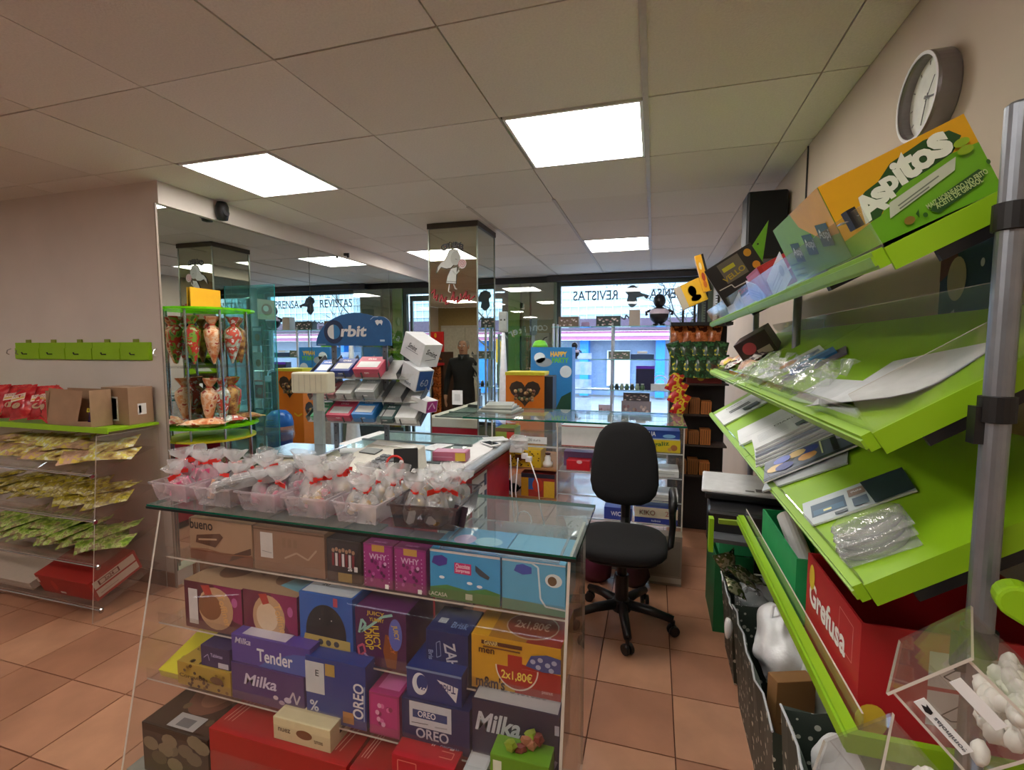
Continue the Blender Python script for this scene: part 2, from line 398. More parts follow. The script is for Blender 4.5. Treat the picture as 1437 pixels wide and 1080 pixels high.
for st_ in ([(.05,.27),(.12,.30),(.10,.23),(.18,.26),(.15,.21)], [(.22,.20),(.26,.26),(.30,.20),(.36,.24),(.34,.18),(.42,.19)], [(.46,.21),(.52,.28),(.52,.20),(.60,.24),(.58,.19),(.68,.22),(.66,.26)], [(.70,.22),(.78,.28),(.76,.21),(.84,.25),(.82,.20),(.95,.24)]):
    p.line(st_, .010, 'a8232c')
em.build('shop_emblem', c)
nb = MB(); q = Pr(nb, (-hx, -hy-.0003, 1.5), (2*hx, 0, 0), (0, 0, 1)); q.rect(.46, -.46, .68, -.345, 'eceef0'); q.rect(.51, -.43, .63, -.375, 'd4d6d8'); nb.build('white_notice', c)
# --- shopfront
GRG = mat('65705c', .35, 0, .05, 4, key='shopfront_green'); GRN = mat('5c8a2c', .35, 0, .05, 4, key='shopfront_leaf'); DK = mat('2b2a2c', .5, key='dark_fascia'); LIMEP = mat('a9dc28', .4, key='lime_panel')
struct(MB().box(-5.2, .7, YB, YB+.15, 2.385, CZ+.02, DK), 'wall_back')
struct(MB().box(-1.3, .57, YB, YB+.15, 0, .35, GRG), 'trim_3')
struct(MB().box(-1.42, .55, YB-.10, YB-.005, 2.39, CZ-.01, mat('3f3a3c', .5, key='shutter_box')), 'trim_4')
pil = MB(); pil.box(-2.0, -1.83, YB, YB+.15, 0, 2.385, GRN); pil.box(-1.80, -1.68, YB-.02, YB+.15, 0, 2.385, mat('4c5c38', .35, key='shopfront_moss')); pil.box(-1.65, -1.3, YB-.04, YB+.15, 0, 2.385, GRG)
pil.box(-1.83, -1.80, YB+.03, YB+.15, 0, 2.385, BLACK); pil.box(-1.68, -1.65, YB+.02, YB+.15, 0, 2.385, BLACK)
struct(pil, 'wall_back_pilaster')
struct(MB().box(.57, .7, YB, YB+.15, 0, 2.385, GRG), 'wall_back_right')
struct(MB().box(-5.2, -3.05, YB, YB+.15, 0, 2.385, LIMEP), 'wall_back_left')
wf = MB(); fm = mat('4a5250', .4, .4, key='window_frame')
wf.box(-1.3, -1.25, YB+.02, YB+.08, .35, 2.385, fm); wf.box(.52, .57, YB+.02, YB+.08, .35, 2.385, fm); wf.box(-1.25, .52, YB+.02, YB+.08, .35, .40, fm); wf.box(-1.25, .52, YB+.02, YB+.08, 2.335, 2.385, fm)
win = struct(wf, 'window_1')
MB().box(-1.25, .52, YB+.045, YB+.051, .40, 2.335, SHOPGLASS).build('pane', win)
lt = MB(); p = Pr(lt, (.35, YB+.0535, 0), (-1.6, 0, 0), (0, 0, 1))   # sign faces the street: reads mirrored from inside
GC = '46545a'
p.text('PRENSA', .115, 2.20, .13, GC, w=.48, bold=.01); p.text('REVISTAS', .709, 2.20, .13, GC, w=.60, bold=.01)
p.poly([(.38+(a_-.44)*1.15, 2.18+(b_-2.17)*1.25) for a_, b_ in [(.40,2.20),(.42,2.26),(.46,2.285),(.50,2.26),(.51,2.21),(.49,2.18),(.50,2.10),(.47,2.05),(.45,2.05),(.42,2.09),(.43,2.15),(.38,2.16),(.36,2.13),(.34,2.17)]], GC)
for k, ch in enumerate('Confiter\u00eda'): p.text(ch, .36+k*.028, 2.305+.022*math.sin(math.pi*k/9), .022, GC)
p.line([(.34,1.88),(.37,1.93),(.38,1.88),(.41,1.92),(.42,1.88),(.45,1.93),(.46,1.87),(.50,1.91),(.52,1.88),(.55,1.9)], .02, '4c4450')
lt.build('window_lettering', win)
# frosted stripes film on lower left of the window
fr = MB(); q = Pr(fr, (.35, YB+.0425, 0), (-1.6, 0, 0), (0, 0, 1)); FR = glass('frost_film', (.9, .92, .97), .2, haze=.75, hazecol='d3dcf0', rough=.3)
for a, b in ((1.12, 1.30), (1.34, 1.42), (.86, 1.06), (.50, .80)): q.poly([(.73, a), (.98, a), (.98, b), (.73, b)], FR)
fr.build('frosted_film', win)
# entrance door opening with an open glazed door
d = MB(); dm = mat('565c58', .4, .4, key='door_frame')
d.box(-3.05, -3.0, YB+.02, YB+.09, 0, 2.30, dm); d.box(-2.06, -2.0, YB+.02, YB+.09, 0, 2.30, dm); d.box(-3.05, -2.0, YB+.02, YB+.09, 2.30, 2.385, dm)
door = struct(d, 'door_1')
dl = MB().box(-2.98, -2.94, YB+.09, YB+.13, .0, 2.28, dm).box(-2.12, -2.08, YB+.09, YB+.13, 0, 2.28, dm).box(-2.94, -2.12, YB+.09, YB+.13, 0, .12, dm).box(-2.94, -2.12, YB+.09, YB+.13, 2.2, 2.28, dm)
dl.build('door_leaf', door)
MB().box(-2.94, -2.12, YB+.105, YB+.111, .12, 2.2, SHOPGLASS).build('pane', door)
MB().tube([(-2.18, YB+.07, .95), (-2.18, YB+.05, .97), (-2.18, YB+.05, 1.25), (-2.18, YB+.07, 1.27)], .01, CHROME).build('door_handle', door)
# glass screen in front of the pilaster with a curved word on it
gs = empty('glass_screen', (-1.72, 6.38, 0), 'clear upright glass screen with a curved white shop word by the green pilaster', 'glass screen')
MB().box(-.40, .42, -.004, .004, .3, 2.36, glass('screen_glass', (.95, .98, .96), .5, rough=.0, ior=1.7)).build('glass_sheet', gs)
ls = MB(); q = Pr(ls, (.42, .0055, 1.4), (-.82, 0, 0), (0, 0, 1))
for k, ch in enumerate('Confiter\u00eda'): q.text(ch, .14+k*.085, .16+.20*math.sin(R(100-k*9)), .075, 'b9c2bd', rot=18-6*k)
ls.build('curved_lettering', gs)
MB().box(-.40, .42, -.02, .02, 0, .3, fm).build('foot_panel', gs)
# --- street outside
struct(MB().box(-14, 14, YB+.15, 30, -.12, -.06, mat('8b8f92', .8, 0, .1, 2, key='street_paving')), 'ground')
fb = empty('facing_building', (0, 15, 0), 'pale glass-fronted building across the street with pink shop fascia', 'building')
GRIDW = mat('a3b9c4', .3, 0, .08, 2, key='far_glass_wall'); MUL = mat('d4dde2', .5, key='far_mullion')
MB().box(-12, 14, 0, 6, 2.35, 3.75, GRIDW).build('curtain_wall', fb)
MB().box(-4.2, 2.1, .2, 6, 3.75, 6.5, mat('c9d9e4', .4, key='far_tower')).build('upper_block', fb)
for i in range(0, 62):
    MB().box(-8+i*.26, -7.98+i*.26, -.04, 0, 2.35, 3.75, MUL).build('mullion', fb)
for i in range(6): MB().box(-12, 14, -.06, -.01, 2.5+i*.24, 2.52+i*.24, MUL).build('transom', fb)
MB().box(-12, 14, -.5, 0, 1.72, 1.98, mat('a8648c', .5, key='pink_fascia')).build('fascia', fb)
MB().box(-12, 14, -.55, -.5, 1.83, 1.90, WHITE).build('fascia_stripe', fb)
MB().box(-12, 14, -.6, 0, 2.0, 2.34, mat('4a3a4c', .6, key='dark_canopy')).build('canopy', fb)
MB().box(-12, 14, .3, .5, 0, 1.72, mat('6f84a0', .3, key='far_shop_dark')).build('shop_windows', fb)
for x in (-9, -6.6, -4.25, -2.2, .05, 1.05, 2.6, 5.0): MB().box(x, x+.26, -.1, .3, 0, 1.7, mat('1c7fe0', .5, key='blue_post')).build('blue_post', fb)
for x in (-7.6, -5.4, -3.3, -1.4, 3.4): MB().box(x, x+.7, .2, .29, .3, 1.4, mat('c9d3dd', .5, key='far_poster')).build('poster', fb)
osn = carton('hanging_sign', 'orange and yellow shop sign seen outside through the doorway', 'sign', (-3.3, -2.95, 8.6, 8.7, 1.75, 2.0), 'e8643c', lambda f: f('F').text('to', .7, .5, .12, 'ffffff'))
ysn = carton('street_sign', 'yellow square notice outside the doorway beneath the orange sign', 'sign', (-2.95, -2.50, 8.9, 9.0, 1.2, 1.66), 'd9a23a', lambda f: f('F').text('TOL', .5, .5, .12, '8a5a1a'))
MB().box(-.02, .02, -.02, .02, -1.3, 0, fm).build('post', ysn); MB().box(.3, .34, -.02, .02, -1.85, 0, fm).build('post', osn)
# bare tree
tr = empty('bare_tree', (.62, 9.6, -.06), 'leafless winter tree on the pavement outside, mirrored in the column side', 'tree')
BK = mat('3b3a38', .9, key='bark'); tb = MB(); tb.tube([(0, 0, 0), (.03, 0, 1), (0, 0, 2.0)], .07, BK, r2=.045); tb.build('trunk', tr)
brm = MB(); rs = random.Random(3)
def branch(p, dirv, L, r, k):
    q = p+dirv*L; brm.tube([p, (p+q)/2+Vector((rs.uniform(-.04, .04),)*3), q], r, BK, 5, r2=r*.5)
    if k:
        for _ in range(3): branch(q, (dirv+Vector((rs.uniform(-.7, .7), rs.uniform(-.7, .7), rs.uniform(-.1, .5)))).normalized(), L*.72, r*.55, k-1)
for a in range(5): branch(Vector((0, 0, 1.5+.12*a)), Vector((math.cos(a*1.3), math.sin(a*1.3), .8)).normalized(), .5, .025, 3)
brm.build('branches', tr)

# ================================================================ FRONT DISPLAY COUNTER
fc = empty('display_counter', (-.93, 1.43, 0), 'clear display counter in the foreground packed with boxes of chocolate and gum', 'counter')
X0, X1 = -1.64-(-.93), -.203+.93
def L(x, y): return x+.93, y-1.43
g = MB(); g.box(-1.70+.93, -.185+.93, 1.222-1.43, 1.662-1.43, .938, .950, GLS, sides={'F': GLS_EDGE, 'K': GLS_EDGE, 'L': GLS_EDGE, 'R': GLS_EDGE}); g.build('glass_top', fc)
g = MB().box(-1.70+.93, -.185+.93, 1.219-1.43, 1.2215-1.43, .936, .944, BLACK).build('dark_edge_strip', fc)
for x in (X0, X1):
    p = MB(); y0, y1, yb = 1.225-1.43, (1.655 if x < 0 else 1.52)-1.43, 1.045-1.43
    vs = [(x-.004, yb, .10), (x-.004, y1, .10), (x-.004, y1, .937), (x-.004, y0, .937)]; vs += [(a+.008, b, c) for a, b, c in vs]
    p.add(vs, [[3, 2, 1, 0], [4, 5, 6, 7]], ACR); p.add(vs, [[0, 1, 5, 4], [2, 3, 7, 6], [3, 0, 4, 7], [1, 2, 6, 5]], ACR_EDGE)
    p.build('side_panel', fc)
p = MB(); vs = [(X0+.006, 1.040-1.43, .10), (X1-.006, 1.040-1.43, .10), (X1-.006, 1.222-1.43, .935), (X0+.006, 1.222-1.43, .935)]; p.add(vs, [[0, 1, 2, 3]], glass('front_acrylic', (.99, .985, .98), .1, haze=.05, hazecol='c8bcb0', ior=1.35)); p.build('front_panel', fc)
sh = [('t', .768, 1.232), ('m', .548, 1.192), ('l', .378, 1.142)]
for k, z, y in sh:
    s_ = MB(); s_.box(X0+.006, X1-.006, y-1.43, 1.50-1.43, z-.006, z, ACR, sides={'F': ACR_EDGE}); s_.box(X0+.006, X1-.006, y-.001-1.43, y+.002-1.43, z, z+.035, ACR); s_.build('shelf', fc)
MB().box(X0-.004, X1+.004, 1.02-1.43, 1.34-1.43, 0, .10, LIME).build('base', fc)
MB().box(X0+.006, X1-.006, 1.06-1.43, 1.47-1.43, .10, .118, mat('8a8f88', .5)).build('floor_shelf', fc)
# vertical divider seen under the glass at right
for xx in (-.60, -.595): MB().box(xx+.93, xx+.934, 1.40-1.43, 1.5-1.43, .92, .934, ACR_EDGE).build('divider', fc)

Y1, Y2, Y3, Y4 = 1.24, 1.20, 1.15, 1.07
def d_bueno(f):
    p = f('F'); p.rect(0, 0, 1, .25, '7a4630'); p.text('bueno', .20, .86, .035, '2a1c18', w=.10); p.poly([(.1,.42),(.42,.35),(.55,.62),(.5,.70),(.12,.60)], '5b3826'); p.poly([(.62,.05),(.98,.3),(.98,.45),(.7,.25)], '4b2a1e'); p.line([(.15,.5),(.45,.55)], .006, 'b8987c')
    p.line([(0, .25), (.3, .29), (.6, .22), (1, .27)], .004, '8c5c44')
carton('sweet_box', 'tan box with brown chocolate bar print, top shelf far left of the display', 'box', (-1.53, -1.262, Y1, Y1+.16, .769, .915), 'a58468', d_bueno)
def d_kraft(f):
    p = f('F'); p.rect(.10, .30, .28, .88, 'cfcac6'); p.line([(.12, .45), (.26, .42)], .002, '909090'); p.rect(.0, .93, 1, .96, '6b4a36'); p.rect(.02, .05, .98, .09, '8f6a50')
    for a in (.42, .5, .58): p.rect(a, .6, a+.05, .8, '8a6a52')
    p.line([(.45, .35), (.62, .5), (.78, .38), (.9, .62)], .006, 'b59a84')
carton('sweet_box', 'plain brown cardboard box with a white paper strip, top shelf of the display', 'box', (-1.255, -.98, Y1, Y1+.16, .769, .915), '93705a', d_kraft)
def d_foot(f):
    p = f('F'); p.rect(.12, .22, .88, .92, '2e2a33')
    for i in range(7): p.ell(.2+.1*i, .74+.03*(i % 2), .045, .05, 'b08a70', 10); p.rect(.16+.1*i, .38, .23+.1*i, .68, 'd8d4d8' if i % 2 else '7a2030')
    p.rect(.35, .03, .75, .24, 'a08a48'); p.rect(.82, .3, .92, .42, 'e0e0e0'); p.text('26', .7, .35, .012, 'ffffff')
carton('card_packet_box', 'dark box showing a row of footballers, top shelf of the display', 'box', (-.972, -.848, Y1, Y1+.16, .769, .905), '231f26', d_foot)
def d_purp(f):
    p = f('F'); p.rect(.04, .03, .96, .96, 'a02a84'); p.rect(.3, .84, .72, .99, 'c79a4a'); p.text('WHY', .5, .72, .018, 'd8b0d8')
    rr = random.Random(5)
    for i in range(16): p.ell(.5+rr.uniform(-.28, .28), .42+rr.uniform(-.24, .22), .05, .045, rr.choice(['c864b0', '5a1850', 'd9a8d4', '7c2268']), 8)
    for i in range(9): p.ell(.10, .1+.09*i, .02, .012, 'e0b0e0', 6); p.ell(.90, .1+.09*i, .02, .012, 'e0b0e0', 6)
    p.rect(.78, .05, .9, .15, 'ffffff'); q = f('T'); q.text('magic', .5, .12, .018, 'd890cc'); q.rect(.05, .3, .95, .95, '8c2a78')
carton('sticker_box', 'magenta patterned box with gold clip, left of the pair on the top shelf', 'box', (-.840, -.738, Y1, Y1+.14, .769, .905), '8a2470', d_purp)
carton('sticker_box', 'magenta patterned box with gold clip, right of the pair beside the sky blue box', 'box', (-.734, -.628, Y1, Y1+.14, .769, .905), '8a2470', d_purp)
def d_sky(f):
    p = f('F'); p.poly([(0,0),(1,0),(1,.26),(.8,.32),(.55,.24),(.25,.30),(0,.22)], '4f8a4a'); p.rect(.0, .95, 1, 1, 'f0f4f8')
    p.poly([(.03,.72),(.06,.86),(.18,.9),(.26,.84),(.25,.72),(.14,.66)], '4b3c9c'); p.rect(.36, .56, .60, .78, 'd8347c'); p.text('Chocolate', .48, .72, .013, 'ffe0f0', w=.044); p.text('Sorpresa', .48, .62, .013, 'ffe0f0', w=.044)
    p.poly([(.66,.78),(.74,.70),(.86,.58),(.84,.52),(.72,.58),(.66,.66)], '3a4656'); p.text('LACASA', .12, .09, .012, 'e8f0e0')
    for a, b in ((.18, .45), (.58, .40), (.72, .36)): p.ell(a, b, .04, .03, 'e8f4fa')
    p.rect(.52, .06, .62, .18, 'cfe0c8'); q = f('T'); q.ell(.35, .5, .16, .2, 'd0a8d8'); q.ell(.7, .5, .2, .18, 'a8d8f0')
carton('surprise_box', 'sky blue box with green hills and pink sign, top shelf under the glass', 'box', (-.616, -.400, Y1, Y1+.18, .769, .915), '3fa2dc', d_sky)
def d_sky2(f):
    p = f('F'); p.poly([(0,0),(1,0),(1,.16),(.5,.2),(0,.22)], '5f9a86'); p.poly([(.2,.78),(.24,.9),(.34,.93),(.48,.88),(.48,.76),(.34,.72)], '4054b4')
    p.line([(0, .97), (.48, .97), (.58, .9), (.6, .6), (.62, .3), (.7, .16), (1, .14)], .005, 'd8ecf4'); p.ell(.82, .68, .13, .13, 'e4ecec'); p.ell(.80, .67, .07, .09, '6a5038'); p.rect(0, .97, 1, 1, 'e0ecf4'); p.rect(0, 0, .012, 1, '2a3a4a')
carton('surprise_box', 'pale blue box with an oval badge, right end of the top shelf', 'box', (-.396, -.215, Y1, Y1+.18, .769, .915), '5fb2dc', d_sky2)
# row two
def d_toffee(v):
    def d(f):
        p = f('F'); p.poly([(.52,1),(1,1),(1,.25),(.85,.3),(.7,.6)], '8c1a58'); p.ell(.48 if v else .55, .5, .30, .45, 'c9a27c'); p.ell(.45, .52, .2, .28, '8a5a3a' if not v else 'e0c8a8'); p.poly([(.3,.95),(.45,.98),(.5,.8),(.38,.75)], 'b83a30')
        p.text('Toffinet', .70, .5, .028, 'e0b070', w=.11, rot=-75); p.ell(.88, .7, .05, .1, 'c060a0')
        if not v: p.rect(.08, .1, .24, .85, 'd8d4d4')
        q = f('T'); q.poly([(0,0),(1,0),(1,.4),(.6,.6),(.2,.5),(0,.3)], 'b09070'); q.ell(.5, .5, .25, .3, '7a5238')
        if v: q.poly([(.5,.2),(1,.1),(1,.9),(.7,.8)], '6aa0b0')
    return d
carton('biscuit_box', 'maroon box picturing a biscuit cone with white tag, left end of second shelf', 'box', (-1.518, -1.274, Y2, Y2+.24, .5485, .712), '5c1830', d_toffee(0), topc='8c6a50')
carton('biscuit_box', 'maroon and cream box picturing a cone, second from left on the second shelf', 'box', (-1.268, -1.057, Y2, Y2+.24, .5485, .718), '6c2040', d_toffee(1), topc='a88a70')
def d_dome(f):
    p = f('F'); p.ell(.5, .36, .38, .48, '20262e', 24, 0, 180); p.rect(.12, .3, .88, .37, '20262e'); p.poly([(.05,.12),(.95,.1),(.95,.3),(.1,.32)], 'c8b060'); p.poly([(0,0),(1,0),(1,.1),(0,.16)], '9a2c38')
    for a in (.4, .55, .7): p.ell(a, .22, .05, .05, '4a4a50', 10)
    p.ell(.4, .6, .01, .01, 'ffffff', 6); p.ell(.62, .6, .01, .01, 'ffffff', 6); p.rect(.66, .84, .74, .98, 'c04a60'); q = f('T'); q.rect(.03, .03, .97, .97, 'c2ccd4'); q.text('20', .3, .3, .02, '404850')
carton('egg_box', 'bright blue box with dark domed window and pale lid, second shelf', 'box', (-1.048, -.856, Y2, Y2+.20, .5485, .742), '2a62b8', d_dome)
def d_juicy(f):
    p = f('F'); p.text('JUICY', .40, .52, .03, 'e0c030', w=.075, rot=-84); p.text('DROP', .27, .46, .028, 'e0c030', w=.065, rot=-84)
    p.poly([(.62,.02),(.80,.02),(.86,.55),(.6,.6),(.55,.3)], '8a4a20'); p.text('JUICY', .72, .42, .02, 'd07030', w=.05, rot=-84); p.ell(.80, .62, .13, .28, '5a6ac0'); p.text('JUICY', .80, .66, .02, 'e0c030', w=.045, rot=-80)
    p.line([(.08, .55), (.14, .8), (.22, .72), (.12, .58), (.3, .7), (.55, .9), (.75, .96)], .008, '9ad0c8'); p.line([(.05, .3), (.16, .36), (.2, .22), (.08, .14), (.05, .3)], .007, 'd05a78'); p.line([(.18, .2), (.38, .04)], .007, 'c0a0c8')
    p.text('JUICY', .42, .93, .016, 'd8b840', w=.06); p.text('YUMMY', .44, .83, .012, 'd8b840', w=.05)
carton('gum_box', 'deep purple box with looping juicy sweets artwork, middle of second shelf', 'box', (-.846, -.676, Y2, Y2+.18, .5485, .724), '4c1452', d_juicy, topc='5c2060')
def d_navy(f):
    p = f('F'); p.text('ZAHA', .62, .45, .035, 'c8ccd8', w=.10, rot=-80); p.line([(.25, .75), (.34, .8), (.36, .5), (.26, .45), (.25, .75)], .002, '8fa4cc'); p.text('Brisk', .12, .45, .015, '8fa4cc', w=.04, rot=-88)
    q = f('T'); q.text('Brisk', .7, .3, .03, '7a94c8', w=.05); q.rect(.15, .3, .35, .5, 'c0c8d0')
carton('gum_box', 'narrow navy blue box with slanted white word, second shelf beside the yellow one', 'box', (-.612, -.482, Y2, Y2+.13, .5485, .694), '1b2c66', d_navy)
def d_mm(f):
    p = f('F'); p.rect(.5, 0, 1, .62, 'a8241c'); p.poly([(.5,.62),(1,.52),(1,.75),(.5,.7)], 'e0a020'); p.ell(.52, .52, .24, .42, 'f0e0d0', 24, 180, 360); p.ell(.52, .52, .225, .39, 'b02a1c', 24, 180, 360); p.rect(.42, .5, .58, .74, 'b02a1c')
    p.text('2x1,80\u20ac', .52, .36, .030, 'f4d860', w=.088); p.text("m&m's", .22, .16, .034, '3a1c10', w=.085, bold=.03); p.rect(.12, .86, .58, .93, '5c2c14'); p.text('GANAR', .23, .895, .012, 'f0d890', w=.04); p.rect(.14, .80, .56, .83, '7a4a20'); p.text('men', .18, .74, .014, '4a2410')
    p.poly([(.62,.60),(.68,.80),(.85,.86),(1,.82),(1,.56),(.8,.54)], '48508a')
    for a, b in ((.7, .7), (.78, .75), (.86, .68), (.93, .74), (.76, .62), (.9, .6)): p.ell(a, b, .03, .045, 'b0b4d0', 8)
    p.text('peanut', .86, .18, .012, 'e0a0a0', w=.03); q = f('T'); q.rect(.62, 0, 1, 1, 'a03020'); q.rect(.2, 0, .62, .8, 'b07a28'); q.ell(.62, .4, .3, .33, 'c0a088'); q.ell(.62, .4, .285, .3, '8c3c26'); q.text('2x1,80\u20ac', .62, .4, .045, 'd0a890', w=.10)
carton('sweet_box', 'yellow and red multipack box with price offer 2x1,80, right end of second shelf', 'box', (-.472, -.218, Y2, Y2+.20, .5485, .704), 'd8a020', d_mm)
def d_zebra(f):
    p = f('T')
    for i in range(9): p.poly([(.1*i, 0), (.1*i+.05, 0), (.1*i+.15, 1), (.1*i+.1, 1)], '1c1c20')
carton('striped_box', 'small black and white striped box behind the navy box on second shelf', 'box', (-.66, -.56, 1.36, 1.44, .5485, .72), 'd8dcd8', d_zebra)
carton('sweet_box', 'crimson and orange box at the back of second shelf behind the yellow one', 'box', (-.50, -.26, 1.41, 1.49, .5485, .74), '9a2c28', lambda f: f('T').rect(.1, .1, .7, .9, 'c08030'))
# row three
def d_yel(f):
    p = f('T'); p.text("m&m's", .52, .70, .05, '6a5a18', w=.12); rr = random.Random(2)
    for i in range(12): p.ell(rr.uniform(.1, .9), rr.uniform(.05, .5), .03, .03, rr.choice(['c8c060', 'a8a030', 'd8e8a0', 'b09030']), 8)
Mz = T_((-1.52, 1.30, .405)) @ RX(18)
o = carton('sweet_bag_box', 'bright yellow slanting pack of sweets at the left end of the third shelf', 'box', (-.095, .19, -.13, .14, 0, .03), 'd8d030', d_yel, M=Mz)
def d_cong(f):
    for w_, n_ in (('F', 26), ('T', 22)):
        p = f(w_); rr = random.Random(8)
        for i in range(n_): p.ell(rr.uniform(.05, .95), rr.uniform(.08, .92), .028, .07, rr.choice(['5a4010', '3c2a0c', '8a6a20']), 8)
        p.ell(.78, .6, .12, .16, '6a4a28'); p.text('Corquibes', .35, .5, .016, '4a3008', w=.12)
carton('nut_box', 'mustard box dotted with brown nuts, left on the third shelf', 'box', (-1.505, -1.282, Y3, Y3+.12, .3785, .458), 'b89a38', d_cong)
carton('bar_box', 'small indigo box stacked on the mustard nut box', 'box', (-1.405, -1.286, Y3+.005, Y3+.11, .4595, .530), '2c2258', lambda f: (f('F').text('Tabletas', .55, .6, .012, 'b8b0e0', w=.05), f('F').line([(.1,.4),(.25,.6),(.3,.3)], .002, 'b8b0e0'), f('F').rect(.6, .05, .95, .3, 'c8c8d8')))
def d_milka(f):
    p = f('F'); p.text('Milka', .42, .62, .038, 'd8d4ec', w=.125, shear=.25); p.ell(.78, .3, .05, .08, 'cfc4dc', 10); p.ell(.70, .2, .04, .06, 'b8a8cc', 10); p.ell(.62, .3, .035, .06, 'd8ccd8', 10)
    p.line([(.8, .3), (.86, .55), (.9, .25), (.95, .5)], .006, 'd0c4d4')
carton('chocolate_box', 'violet chocolate box lying under the lilac one on the third shelf', 'box', (-1.276, -.998, Y3, Y3+.16, .3785, .500), '4a3272', d_milka)
def d_tender(f):
    p = f('F'); p.poly([(.35,0),(1,0),(1,.75),(.8,.7),(.5,.35)], '4a62b4'); p.text('Tender', .56, .42, .042, 'e8ecf4', w=.135); p.text('Milka', .16, .80, .020, 'd8d4ec', w=.062, shear=.25); q = f('T'); q.rect(.12, .05, .68, .6, 'c8c4d4')
carton('chocolate_box', 'lilac box lettered Tender stacked on the violet chocolate box', 'box', (-1.274, -.975, Y3+.004, Y3+.15, .5015, .592), '54429a', d_tender)
def d_oreo_t(f):
    p = f('F'); p.rect(0, .42, .32, .92, 'd0d6da'); p.text('E', .2, .75, .02, '40484c'); p.rect(.34, .74, .50, .93, 'b89c50'); p.rect(.62, .06, .80, .24, 'c08a50'); p.text('%', .14, .22, .035, 'c8d0e0')
    p.text('OREO', .88, .45, .036, 'e4e8f0', w=.11, rot=88); p.line([(.97, .15), (.985, .7)], .003, '9ab0d8')
carton('biscuit_box', 'tall royal blue box with a vertical white brand word, middle of third shelf', 'box', (-.990, -.782, Y3, Y3+.16, .3785, .576), '1e3c8c', d_oreo_t)
def d_pink(f):
    p = f('F'); rr = random.Random(4); p.rect(.06, .05, .94, .95, 'c03080')
    for i in range(12): p.ell(.5+rr.uniform(-.25, .25), .5+rr.uniform(-.25, .25), .07, .06, rr.choice(['e070b0', '90205c', 'e8a8cc']), 8)
    q = f('T'); q.rect(.2, .1, .9, .9, 'd070a8')
carton('sticker_box', 'small pink patterned box between the two blue ones on the third shelf', 'box', (-.772, -.674, Y3, Y3+.20, .3785, .508), 'a82870', d_pink)
def d_oreo_o(f):
    p = f('F'); p.rect(.12, .42, .74, .97, 'cfd6de'); p.rect(.17, .62, .68, .80, '24407c'); p.text('OREO', .38, .72, .018, 'e8ecf4', w=.055); p.line([(.15, .5), (.4, .52)], .002, '404850'); p.line([(.5, .5), (.68, .52)], .004, 'a8b0b8')
    p.text('OREO', .46, .30, .030, 'c8ccd8', w=.10); p.text('ORIGINAL', .72, .1, .013, '8fa4cc', w=.06)
carton('biscuit_box', 'royal blue box with a white panel picturing a biscuit tube, third shelf', 'box', (-.666, -.459, Y3, Y3+.18, .3785, .512), '1c2a5c', d_oreo_o)
def d_tri(f):
    p = f('F'); p.poly([(.56,.75),(.94,.60),(.90,.12)], 'e4e8f0'); p.text('Trident', .70, .52, .022, '1c3070', w=.065, rot=180); p.ell(.25, .5, .14, .36, 'dfe6f0'); p.ell(.29, .55, .10, .26, '1c3c84'); p.text('60', .30, .32, .016, 'e4e8f0'); p.rect(0, .93, 1, 1, '7a94c0')
carton('gum_box', 'blue gum box with white crescent lying on the biscuit tube box', 'box', (-.652, -.484, Y3+.006, Y3+.13, .5135, .604), '1c3478', d_tri)
def d_milka2(f):
    p = f('F'); p.text('Milka', .32, .66, .055, 'c8ccd8', w=.125, shear=.2, bold=.03); p.line([(.85, .2), (.9, .35), (.93, .15), (.97, .3)], .008, '8a88a8'); p.rect(.95, .7, 1, .85, 'b0b4c8'); q = f('T'); q.rect(.02, .02, .98, .98, 'b4b8bc'); q.text('Bolsitas', .55, .4, .05, '80868c', w=.13)
carton('chocolate_box', 'large dark violet box with pale top, right end of third shelf', 'box', (-.452, -.212, Y3, Y3+.17, .3785, .556), '2c2846', d_milka2)
# bottom row
def d_dark(f):
    q = f('T'); q.ell(.5, .45, .32, .28, '7a5040'); q.ell(.52, .42, .18, .16, '9a6a54'); rr = random.Random(3)
    for i in range(14): q.ell(rr.uniform(.08, .92), rr.uniform(.06, .8), .05, .035, rr.choice(['5a4a34', '3a2c20', '6a5a40']), 8)
    q.rect(.35, .02, .75, .16, 'b0b0b0'); q.rect(.45, .04, .65, .12, '707478'); p = f('F')
    for i in range(10): p.ell(rr.uniform(.05, .95), rr.uniform(.1, .9), .12, .14, rr.choice(['5a4c3c', '6e6250', '80745c']), 10)
carton('cake_box', 'dark brown photo printed box on the bottom shelf far left', 'box', (-1.575, -1.30, 1.075, 1.48, .1185, .285), '3c2c22', d_dark)
def d_red(v):
    def d(f):
        q = f('T'); q.ell(.36 if v else .25, .62, .2, .2, '6a1c1c'); q.ell(.36 if v else .25, .62, .18, .17, '9c5a4a')
        for k in (-.1, -.03, .04, .1): q.line([((.36 if v else .25)+k, .47), ((.36 if v else .25)+k*1.3, .77)], .010, '4a1c18')
        for k in range(3): q.line([(.04+.03*k, .1), (.10+.03*k, .9)], .0025, 'e0a090'); q.line([(.90-.03*k, .1), (.96-.03*k, .9)], .0025, 'e0a090')
        q.text('estrellas', .62, .40, .05, 'e8d8d4', w=.16, rot=60); p = f('F'); p.ell(.6, .4, .2, .3, 'a85a44'); p.text('les', .75, .3, .04, 'f0e0d8')
    return d
carton('chocolate_case', 'wide red chocolate case on the bottom shelf beside the brown box', 'box', (-1.292, -.80, 1.075, 1.46, .1185, .33), 'a81e1c', d_red(0))
carton('chocolate_case', 'wide red chocolate case on the bottom shelf towards the right', 'box', (-.79, -.47, 1.075, 1.46, .1185, .33), 'a01c1c', d_red(1))
